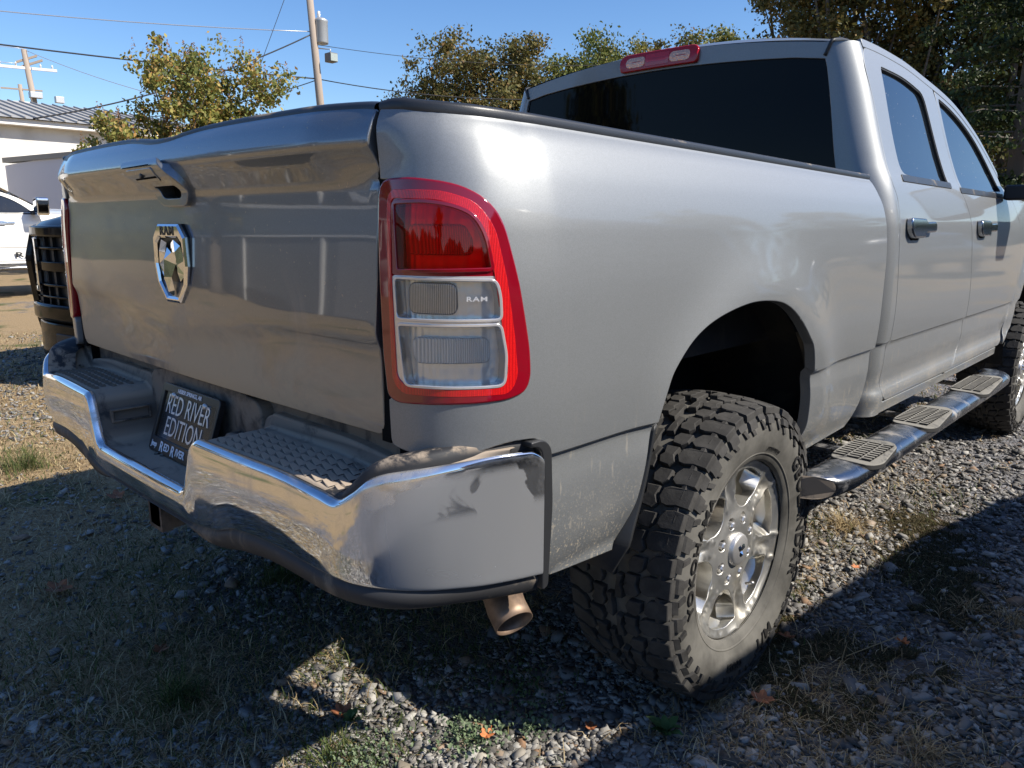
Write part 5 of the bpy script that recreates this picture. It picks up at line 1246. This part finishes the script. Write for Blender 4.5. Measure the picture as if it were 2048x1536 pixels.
# conifer with drooping layered boughs
def conifer(name, label, base, H, rad, seed, group):
    g = np.random.default_rng(seed); root = thing(name, label, 'tree', (base[0], base[1], 0), 0, group); cc = []; parts = [tube([(0,0,-.1),(0,0,H*.5),(0,0,H)], [.22,.14,.03], 9)]
    for i in range(95):
        t = g.random(); z = 1.2+t*(H-1.5); Rr = rad*(1-t**1.3*.85)*g.uniform(.7, 1.1); a = g.uniform(0, 6.28); m_ = 330
        s = g.random(m_)**.7; sp = g.normal(0, .20+.15*(1-s), m_); cc.append(np.c_[math.cos(a)*s*Rr-math.sin(a)*sp, math.sin(a)*s*Rr+math.cos(a)*sp, z-.10*s*Rr-.18*np.abs(sp)+g.normal(0, .07, m_)])
        parts.append(tube([(0,0,z),(math.cos(a)*Rr*.5,math.sin(a)*Rr*.5,z),(math.cos(a)*Rr*.95,math.sin(a)*Rr*.95,z-.1*Rr)], [.025,.015,.006], 4, False))
    cc = np.vstack(cc); P, F = leafmesh(cc, g.uniform(.06, .14, len(cc)), g); fastmesh('crown', P, F, LP_, root); V, F = merge(parts); mk('trunk', V, F, bark, root, True)
conifer('conifer_tree', 'dark conifer with layered boughs at the right edge of the picture', (-1.35,16.6), 9.5, 2.9, 21, 'trees behind the pickup')
# trees that show only as reflections
for i, (x, y, s) in enumerate([(-19,-20,1.0),(-24,-12,1.2),(12,-27,1.1),(30,34,1.3),(24,44,1.5),(36,22,1.2),(20,56,1.5)]):
    tree('oak_tree', ['bare topped tree standing behind the photographer on the left','second tree behind the photographer on the far left','round tree right of the metal shop behind the photographer','first tree across the lot, reflected in the door glass','second tree across the lot, reflected in the door glass','third tree across the lot, beyond the van','farthest tree across the lot'][i], 'tree', (x, y),
         [(0,0,5*s,2.6*s,2.6*s,2.6*s),(1.2,.8,6.5*s,1.8*s,1.8*s,1.6*s)], 110, 6000, .32, .8, LO if i % 2 else LG, .3, 30+i, 'trees around the lot')

# ------------------------------------------------------------------ buildings, wall, poles
wallw = M('white painted wall', (.66,.64,.60), .85); wallw.set('Base Color', wallw.mix(wallw.f(wallw.noise(1.2, 5), .4, .8), (.68,.665,.63), (.50,.48,.44))); wallw.bump(wallw.noise(40, 4), .1, .004)
roofm = M('ribbed metal roof', (.23,.225,.215), .6, .2); roofm.set('Base Color', roofm.mix(roofm.f(roofm.noise(.8, 4), .4, .7), (.36,.35,.33), (.44,.42,.385)))
trim = M('white trim', (.72,.71,.69), .6).m; dk = M('dark opening', (.02,.02,.025), .2).m
b = thing('low_building', 'low white building with grey ribbed metal hip roof at the left edge', 'building', (-29.2,8,0))
def bb(name, x0,x1,y0,y1,z0,z1, m_, bv=0, par=None): return box(name, x0+29.2,x1+29.2,y0-8,y1-8,z0,z1, m_, par or b, bv)
bb('wall', -40,-29.2,-6,17,0,4.55, wallw.m); bb('fascia', -40.3,-28.75,-6.4,17.4,4.55,4.75, trim)
ridge = [(-35.2,8.2,6.15),(-35.2,12.5,6.15)]
e = [(-28.6,-6.6,4.76),(-28.6,17.6,4.76),(-40.6,17.6,4.76),(-40.6,-6.6,4.76)]
V = [(x+29.2, y-8, z) for x, y, z in e+ridge]; rf = mk('roof', V, [(0,1,5,4),(2,3,4,5),(3,0,4),(1,2,5)], roofm.m, b)
parts = []
for i in range(60):   # standing ribs on the slope that faces the lot
    y = -6.4+i*.405
    if y < 8.2: t = (y+6.6)/(8.2+6.6)
    elif y > 12.5: t = (17.6-y)/(17.6-12.5)
    else: t = 1
    t = min(t, 1); p0 = Vector((-28.6, y, 4.77)); p1 = Vector((-28.6-6.6*t, y, 4.77+1.39*t)); d = Vector((0,.025,0)); u_ = Vector((.02,0,.045))
    parts.append(([p0-d, p0+d, p1+d, p1-d, p0-d*.5+u_, p0+d*.5+u_, p1+d*.5+u_, p1-d*.5+u_], BOXF))
V, F = merge(parts); mk('roof_rib', [(x+29.2, y-8, z) for x, y, z in V], F, roofm.m, b)['kind'] = 'stuff'
bb('window', -29.21,-29.17,10.5,11.8,1.2,2.5, dk); bb('door', -29.21,-29.16,13.5,14.5,0,2.1, trim)
t_ = thing('white_wall', 'white painted yard wall in shade with a dark metal coping, behind the white pickup', 'wall', (-23,6.0,0))
box('wall_panel', -3.15,3.05,0,.2,0,3.02, M('white board wall with bluish shade tint', (.55,.56,.62), .7).m, t_)  # white boards; the bluish cast of the shade is put into the colour
cp = mk('coping', *prism([(-3.2,3.10),(3.1,2.93),(3.1,3.06),(-3.2,3.25)], 1, -.05,.26), M('dull metal coping', (.16,.16,.155), .6, .4).m, t_)
box('wall_end_post', 3.05,3.2,0,.25,0,3.1, M('red brick', (.30,.11,.07), .9).m, t_)
wood = M('weathered pole wood', (.33,.27,.22), .9); wood.bump(wood.noise(8, 5, .7, wood.mapv((6,6,.4))), .6, .01); wood = wood.m
galv = M('galvanised grey', (.45,.46,.47), .45, .6).m; wire = M('cable black', (.03,.03,.032), .6).m; lite = M('pale porcelain', (.75,.75,.75), .3).m
def pole(name, label, p0, p1, r):
    o = thing(name, label, 'utility pole', p0); V, F = tube([(0,0,0), tuple(Vector(p1)-Vector(p0))], [r*1.15, r*.8], 12); mk('pole_shaft', V, F, wood, o, True); return o
up_ = pole('utility_pole', 'nearest wooden utility pole carrying a grey transformer and a flood light', (-19.0,13.1,0), (-19.25,12.6,9.6), .12)
V, F = revolve([(0,.0),(.19,.02),(.20,.05),(.20,.62),(.21,.64),(.21,.68),(.12,.74),(0,.76)], 24, 'z', (-.11,-.12,6.62)); mk('transformer', V, F, galv, up_, True)
V, F = revolve([(0,0),(.05,0),(.035,.06),(.06,.09),(.035,.13),(.05,.17),(0,.2)], 12, 'z', (-.13,-.17,7.36)); mk('bushing', V, F, lite, up_, True)
box('flood_light', .0,.30,-.12,.16,6.10,6.36, M('flood lamp housing', (.12,.12,.12), .5).m, up_, .02); box('lamp_glass', .295,.315,-.10,.14,6.12,6.33, M('flood glass', (.35,.40,.38), .2).m, up_)
V, F = tube([(-.16,-.32,6.50),(.05,-.05,6.48),(.12,.02,6.48),(.12,.02,6.36)], .018, 6); mk('lamp_arm', V, F, galv, up_, True)
p2 = pole('utility_pole', 'farther wooden utility pole with crossarms behind the low building roof', (-55.6,15.9,0), (-56.0,15.1,12.1), .20)
def arm(par, c, d, L, h, m_, nm='crossarm'):
    d = Vector(d).normalized()*L/2; s = Vector((-d.y, d.x, 0)).normalized()*h; u_ = Vector((0,0,h)); c = Vector(c)
    V = [c-d-s-u_, c+d-s-u_, c+d+s-u_, c-d+s-u_, c-d-s+u_, c+d-s+u_, c+d+s+u_, c-d+s+u_]; mk(nm, V, BOXF, m_, par)
av = Vector((.27,.96,0))
arm(p2, (-.4,-.7,11.55), (.15,.5,.22), 1.3, .07, wood); arm(p2, (-.3,-.45,11.3), (.3,.8,.35), 1.3, .07, wood)
arm(p2, (-.35,-.75,10.98), av, 3.3, .08, M('white painted crossarm', (.72,.72,.72), .6).m)
for k in (-1.45,-.6,.75,1.4): V, F = revolve([(0,0),(.06,0),(.045,.12),(.07,.14),(.045,.2),(0,.28)], 8, 'z', (-.35+av.x*k, -.75+av.y*k, 11.05)); mk('insulator', V, F, lite, p2, True)
box('flood_light', -.2,.25,-.9,-.2,9.15,9.5, galv, p2, .02); box('flood_light', .2,.55,.45,.95,8.95,9.35, galv, p2, .02)
p3 = pole('utility_pole', 'most distant utility pole, short, with a single crossarm', (-84.9,22.9,0), (-85.1,22.4,14.3), .22); arm(p3, (-.1,-.4,13.85), av, 3.4, .07, wood); arm(p3, (-.1,-.4,12.7), av, 2.4, .05, lite)
def cable(name, label, a, b, sag, r, m_=wire, n=24, grp='overhead wires'):
    a, b = Vector(a), Vector(b); P = [a.lerp(b, i/n)-Vector((0,0,sag*4*(i/n)*(1-i/n))) for i in range(n+1)]; V, F = tube(P, r, 5); tag(mk(name, V, F, m_, None, True), label, 'wire', grp)
PT = lambda z: (-19.0-.25*z/9.6, 13.1-.5*z/9.6, z)
silver = M('aluminium wire', (.55,.56,.58), .4, .6).m
cable('overhead_wire', 'thin pale top wire running left from the pole transformer height', PT(6.95), (-34,-14,9.2), .9, .014, silver)
cable('overhead_wire', 'dark lower cable crossing in front of the autumn tree to the left edge', PT(5.62), (-27,-10,6.9), .35, .022)
cable('overhead_wire', 'dark wire running from the pole down to the right behind the trees', PT(5.62), (-12,24,6.2), .6, .016)
cable('overhead_wire', 'faint upper wire running right from the pole flood light', PT(6.6), (-12,26,7.4), .5, .009)
cable('overhead_wire', 'service drop slanting from the transformer down into the autumn tree', PT(6.9), (-21,5.5,3.9), .3, .02)
cable('overhead_wire', 'second thin service drop below the first one', PT(5.6), (-23,7.2,4.2), .3, .014)
cable('overhead_wire', 'steep thin guy wire leaving the top of the near pole', PT(9.3), (-20.2,10.6,4.0), .0, .009)
cable('overhead_wire', 'thin wire from the far pole top running right behind the autumn tree', (-56,15.1,12.1), (-40,26,7.5), .8, .02, silver)
cable('overhead_wire', 'thin wire from the far pole top running off to the left', (-56,15.1,12.15), (-60,2,13), .2, .02, silver)
cable('overhead_wire', 'second wire from the far pole crossarm running off to the left', (-56,14.6,11.2), (-60,2,11.9), .2, .02, silver)
cable('overhead_wire', 'dark wire of the near pole top leading up to the right', PT(9.2), (-14,18,14), .0, .014)

a_ = np.linspace(0, 2*math.pi, 361); Pm = np.zeros((361, 3, 3)); Hh = 8+9*vnoise(a_*9, a_*3, 61, 4, 1.0)
for j, (rr_, hh_) in enumerate(((150, 0), (156, 1.0), (240, 1.15))):
    Pm[:,j,0] = rr_*np.cos(a_); Pm[:,j,1] = rr_*np.sin(a_); Pm[:,j,2] = np.where(j == 0, -.2, Hh*hh_)
m = M('distant woods', (.045,.055,.022), .95); m.set('Base Color', m.ramp(m.noise(.35, 6, .7), [(.35, (.018,.026,.012)), (.6, (.07,.075,.028)), (.8, (.14,.10,.04))])); m.bump(m.noise(.5, 6, .7), 1.0, 1.5)
tag(grid('distant_wooded_hills', Pm, m.m, None, flip=True), kind='structure')
# metal shop behind the photographer (seen in the tailgate) and the one across the lot (seen in the doors)
shopm = M('grey metal siding', (.17,.18,.19), .6, .2); wv = shopm.n('ShaderNodeTexWave', wave_type='BANDS', bands_direction='X'); wv.inputs['Scale'].default_value = 1.5; shopm.link(shopm.tc, wv.inputs[0]); shopm.bump(wv.outputs['Fac'], .5, .03)
sh = thing('metal_shop', 'grey metal shop building with white gutter and downspouts, reflected in the tailgate', 'building', (-21,-12.6,0), R(10))
box('wall', -13,13,-8,0,0,2.6, shopm.m, sh); box('gutter', -13.2,13.2,.0,.14,2.5,2.66, trim, sh)
V, F = prism([(-13.3,2.66),(13.3,2.66),(13.3,3.3),(9,4.3),(-13.3,3.5)], 1, -8.1,-.2); mk('roof', V, F, M('grey roof', (.15,.16,.17), .6).m, sh)
for x in (-8.6,-2.0,5.5,12.2): box('downspout', x,x+.16,.0,.12,0,2.5, trim, sh)
box('base_course', -13,13,.0,.05,0,.45, M('dark base course', (.07,.07,.07), .8).m, sh); box('garage_door', 6.6,10.6,.0,.04,.45,2.3, M('pale door', (.28,.28,.28), .6).m, sh)
s2 = thing('long_shed', 'long tan gabled shed across the lot, reflected in the doors', 'building', (22,42,0), R(-12))
box('wall', -2,9,-34,22,0,3.2, M('tan siding', (.26,.24,.21), .7).m, s2); V, F = prism([(-2.4,3.2),(9.4,3.2),(3.5,5.6)], 1, -34.4,22.4); mk('roof', V, F, roofm.m, s2)
for y in (-28,-20,-12,-4): box('door', -2.04,-1.98,y,y+3,0,2.6, trim, s2)

# ------------------------------------------------------------------ van (casts the big shade on the right) and its twin across the lot
def van(name, label, loc, rz, pm, group=None, lng=1.0):
    root = thing(name, label, 'van', loc, rz, group); root.scale = (1, lng, 1)
    st = [(-2.35,.62,1.15,.62),(-2.30,.50,1.75,.80),(-2.1,.42,1.88,.90),(-1.0,.40,1.93,.92),(.4,.40,1.91,.92),(1.0,.40,1.80,.90),(1.45,.40,1.45,.90),(1.75,.42,1.12,.90),(2.3,.45,1.0,.85),(2.48,.5,.82,.72)]
    A = np.zeros((len(st), 17, 3))
    for i, (y, zb, zt, hw_) in enumerate(st):
        zm = min(zt-.1, 1.08); top_in = .16 if zt > 1.4 else .08
        pr = [(-hw_*.92,zb),(-hw_,zb+.12),(-hw_-.02,zm-.25),(-hw_,zm),(-hw_+top_in*.6,(zm+zt)/2+.05),(-hw_+top_in,zt-.1),(-hw_+top_in+.12,zt-.01),(-hw_*.4,zt+.03),(0,zt+.04)]
        pr = pr+[(-x, z) for x, z in pr[::-1][1:]]
        for j, (x, z) in enumerate(pr): A[i,j] = (x, y, z)
    grid('body', A, pm, root, flip=False)
    for y_ in (st[0], st[-1]):
        i = 0 if y_ is st[0] else len(st)-1; mk('end_panel', [tuple(p) for p in A[i]], [tuple(range(17))], pm, root)
    for s in (-1, 1):
        for (ya, yb, zt_) in ((-2.0,-1.15,1.72),(-1.05,-.05,1.76),(.03,.95,1.72)):
            V, F = prism(rpoly([(ya,1.14),(yb,1.14),(yb-.03,zt_-.03),(ya+.05,zt_)], .06), 0, 0, .02)
            V = [(s*(.905-(.16*(z-1.08)/.8)+x), y, z) for x, y, z in V]; mk('side_window', V, F, 'glass', root)
        for y_ in (-1.45, 1.55):
            V, F = revolve([(.0,-.02),(.20,-.02),(.22,.01),(.31,.02),(.34,-.02),(.34,-.2),(.0,-.2)], 28, 'x', (0,0,0)); mk('wheel', [(s*(.92+x), y_+y, .34+z) for x, y, z in V], F if s > 0 else [f[::-1] for f in F], 'tyre', root, True)
        box('tail_light', *sorted((s*.74, s*.86)), -2.40,-2.30,1.05,1.40, 'redlens', root, .01); box('headlight', *sorted((s*.5, s*.82)), 2.36,2.46,.72,.90, 'bowl', root, .01)
    box('rear_window', -.62,.62,-2.36,-2.31,1.22,1.66, 'glass', root, .01); box('rear_bumper', -.88,.88,-2.45,-2.30,.42,.64, pm, root, .03); box('front_bumper', -.86,.86,2.38,2.54,.36,.6, pm, root, .03)
    V, F = prism(rpoly([(-.66,1.20),(.66,1.20),(.60,1.72),(-.60,1.72)], .06), 1, 0, .02); mk('windshield', [(x, 1.40-(z-1.2)*.78+y+.06, z) for x, y, z in V], F, 'glass', root)
    return root
vp = paint('van silver paint', (.42,.43,.44), False, .5, .4).m; vw = paint('van grey paint', (.16,.17,.18), False, .4, .4).m
van('parked_van', 'dark grey van parked right of the pickup, out of view, shading the gravel', (3.62,2.95,0), R(-5), vw, 'vans on the lot', 1.35)
van('parked_van', 'silver van parked far across the lot, seen only as a reflection in the rear door', (7.6,27,0), R(12), vp, 'vans on the lot')

# ------------------------------------------------------------------ the white pickup on the left
white = M('white paint', (.74,.73,.70), .35, 0, 1).m; MAT['white'] = white
mm_ = {'silver grey metallic paint': white, 'silver grey metallic paint of the tailgate': white}
wt = copy_tree(truck, None, mm_); wt.name = 'pickup_truck'; wt.location = (-14.4,-.60,0); wt['label'] = 'white pickup truck parked behind the black one at the left edge'; wt['group'] = 'pickups of the lot'; truck['group'] = 'pickups of the lot'
for o in wt.children:
    if o.name.startswith('door_mirror'):
        for ch in o.children:
            if ch.name.startswith('mirror_shell'): ch.material_slots[0].link = 'OBJECT'; ch.material_slots[0].material = MAT['chrome2']
text('door_lettering', 'RAM', 'black_print', wt, .13, frame((1.006, 3.72, .74), (0,1,0), (0,0,1)), .004, .002, 1.7, 1.1)
box('chrome_strip', .985,1.0,2.15,4.05,.575,.60, 'chrome2', wt)

# ------------------------------------------------------------------ black pickup nose
gbm = M('gloss black paint', (.003,.003,.004), .10, 0, 0, .12); gb = gbm.m; MAT['gb'] = gb
bt = thing('pickup_truck', 'gloss black pickup truck facing the camera behind the silver tailgate, only its nose in view', 'pickup truck', (-4.60,1.20,0), R(15), 'pickups of the lot')
A = np.zeros((40, 24, 3)); t = np.linspace(-1, 1, 40)
for j, y in enumerate(np.linspace(0, 1.6, 24)):
    fr = .16*np.abs(t)**3; z = 1.295+.18*sm(y/.9)+.05*(1-np.abs(t)**2.4)*sm(y/.5+.2)+.025*np.exp(-((np.abs(t)-.55)/.12)**2)*sm(y/.4)-.07*sm((np.abs(t)-.86)/.14)
    A[:,j] = np.c_[.955*t, y+.02+fr*(1-y/1.6), z-.05*np.exp(-y/.03)]
grid('hood', A, gb, bt)
def front(name, x0, x1, z0, z1, d, m_, y=0, bv=.012, pw=3.0):
    """bar that follows the bowed front of the nose"""
    n = 26; xs = np.linspace(x0, x1, n); f_ = y+.16*np.abs(xs/.955)**pw; V = []; F = []
    for x, yy in zip(xs, f_): V += [(x, yy, z0), (x, yy, z1), (x, yy+d, z1), (x, yy+d, z0)]
    for i in range(n-1):
        for k in range(4): a = i*4+k; b_ = i*4+(k+1) % 4; F.append((a, b_, b_+4, a+4))
    F += [(3,2,1,0), (n*4-4, n*4-3, n*4-2, n*4-1)]
    o = mk(name, V, F, m_, bt); bevel(o, bv, 3); return o
front('grille_header', -.90, .90, 1.175, 1.265, .12, gb, .0, .02)
front('grille_mesh', -.74, .74, .62, 1.19, .04, 'plastic', .09, .002)
for z, h_ in ((1.075,.022),(.90,.078),(.775,.022),(.68,.020)): front('grille_bar', -.74, .74, z, z+h_, .07, gb, .02, .008)
for x in (-.68,-.52,-.36,-.18,0,.18,.36,.52,.68): front('grille_post', x-.018, x+.018, .64, 1.17, .05, 'plastic', .06, .003)
for s in (-1, 1):
    front('headlight', *sorted((s*.76, s*.945)), .80, 1.17, .16, 'bowl', .02, .02); front('headlight_trim', *sorted((s*.74, s*.80)), .74, 1.16, .05, 'chrome2', .0, .01); front('headlight_trim', *sorted((s*.74, s*.93)), .725, .775, .05, 'chrome2', .0, .012)
    front('side_vent', *sorted((s*.78, s*.945)), .50, .73, .05, 'plastic', .03, .006)
    for z in (.53,.58,.63,.68): front('vent_slat', *sorted((s*.79, s*.94)), z, z+.014, .03, gb, .012, .003)
    V, F = prism(rpoly([(.10,1.27,.04),(.02,1.0,.05),(.06,.50,.04),(.10,.30,.02),(.35,.28,.01),(.62,.30,.01),(.66,.70,.1),(.92,.92,.25),(1.25,.95,.2),(1.60,.70,.1),(1.65,.30,.01),(5.4,.32,.01),(5.4,1.35,.05),(1.6,1.40,.02)], .02), 0, .90, .985)
    o = mk('fender', [(s*x, y+.10, z) for x, y, z in V], F if s < 0 else [f[::-1] for f in F], gb, bt); bevel(o, .03, 3)
    V, F = revolve([(.0,.0),(.16,.0),(.22,.02),(.30,.03),(.39,.01),(.40,-.03),(.40,-.24),(.0,-.24)], 40, 'x'); mk('wheel', [(s*(.95+x), 1.16+y, .40+z) for x, y, z in V], F if s > 0 else [f[::-1] for f in F], 'tyre', bt, True)
front('bumper', -.93, .93, .50, .64, .22, gb, -.035, .03); front('bumper_lower', -.90, .90, .17, .49, .18, gb, .0, .03); front('intake', -.48, .48, .27, .40, .03, 'plastic', -.012, .01); front('bumper_gap', -.86, .86, .475, .51, .14, 'dark', .02, .002)
front('air_dam', -.84, .84, .07, .18, .05, 'plastic', .06, .01)
box('nose_dark_fill', -.92,.92,.22,.9,.3,1.2, 'dark', bt); box('cabin', -.80,.80,2.0,3.9,1.35,1.86, 'glass', bt, .12); box('truck_bed', -.93,.93,3.9,5.4,.6,1.36, gb, bt, .03)  # near-black block stands in for the dim inside of the nose
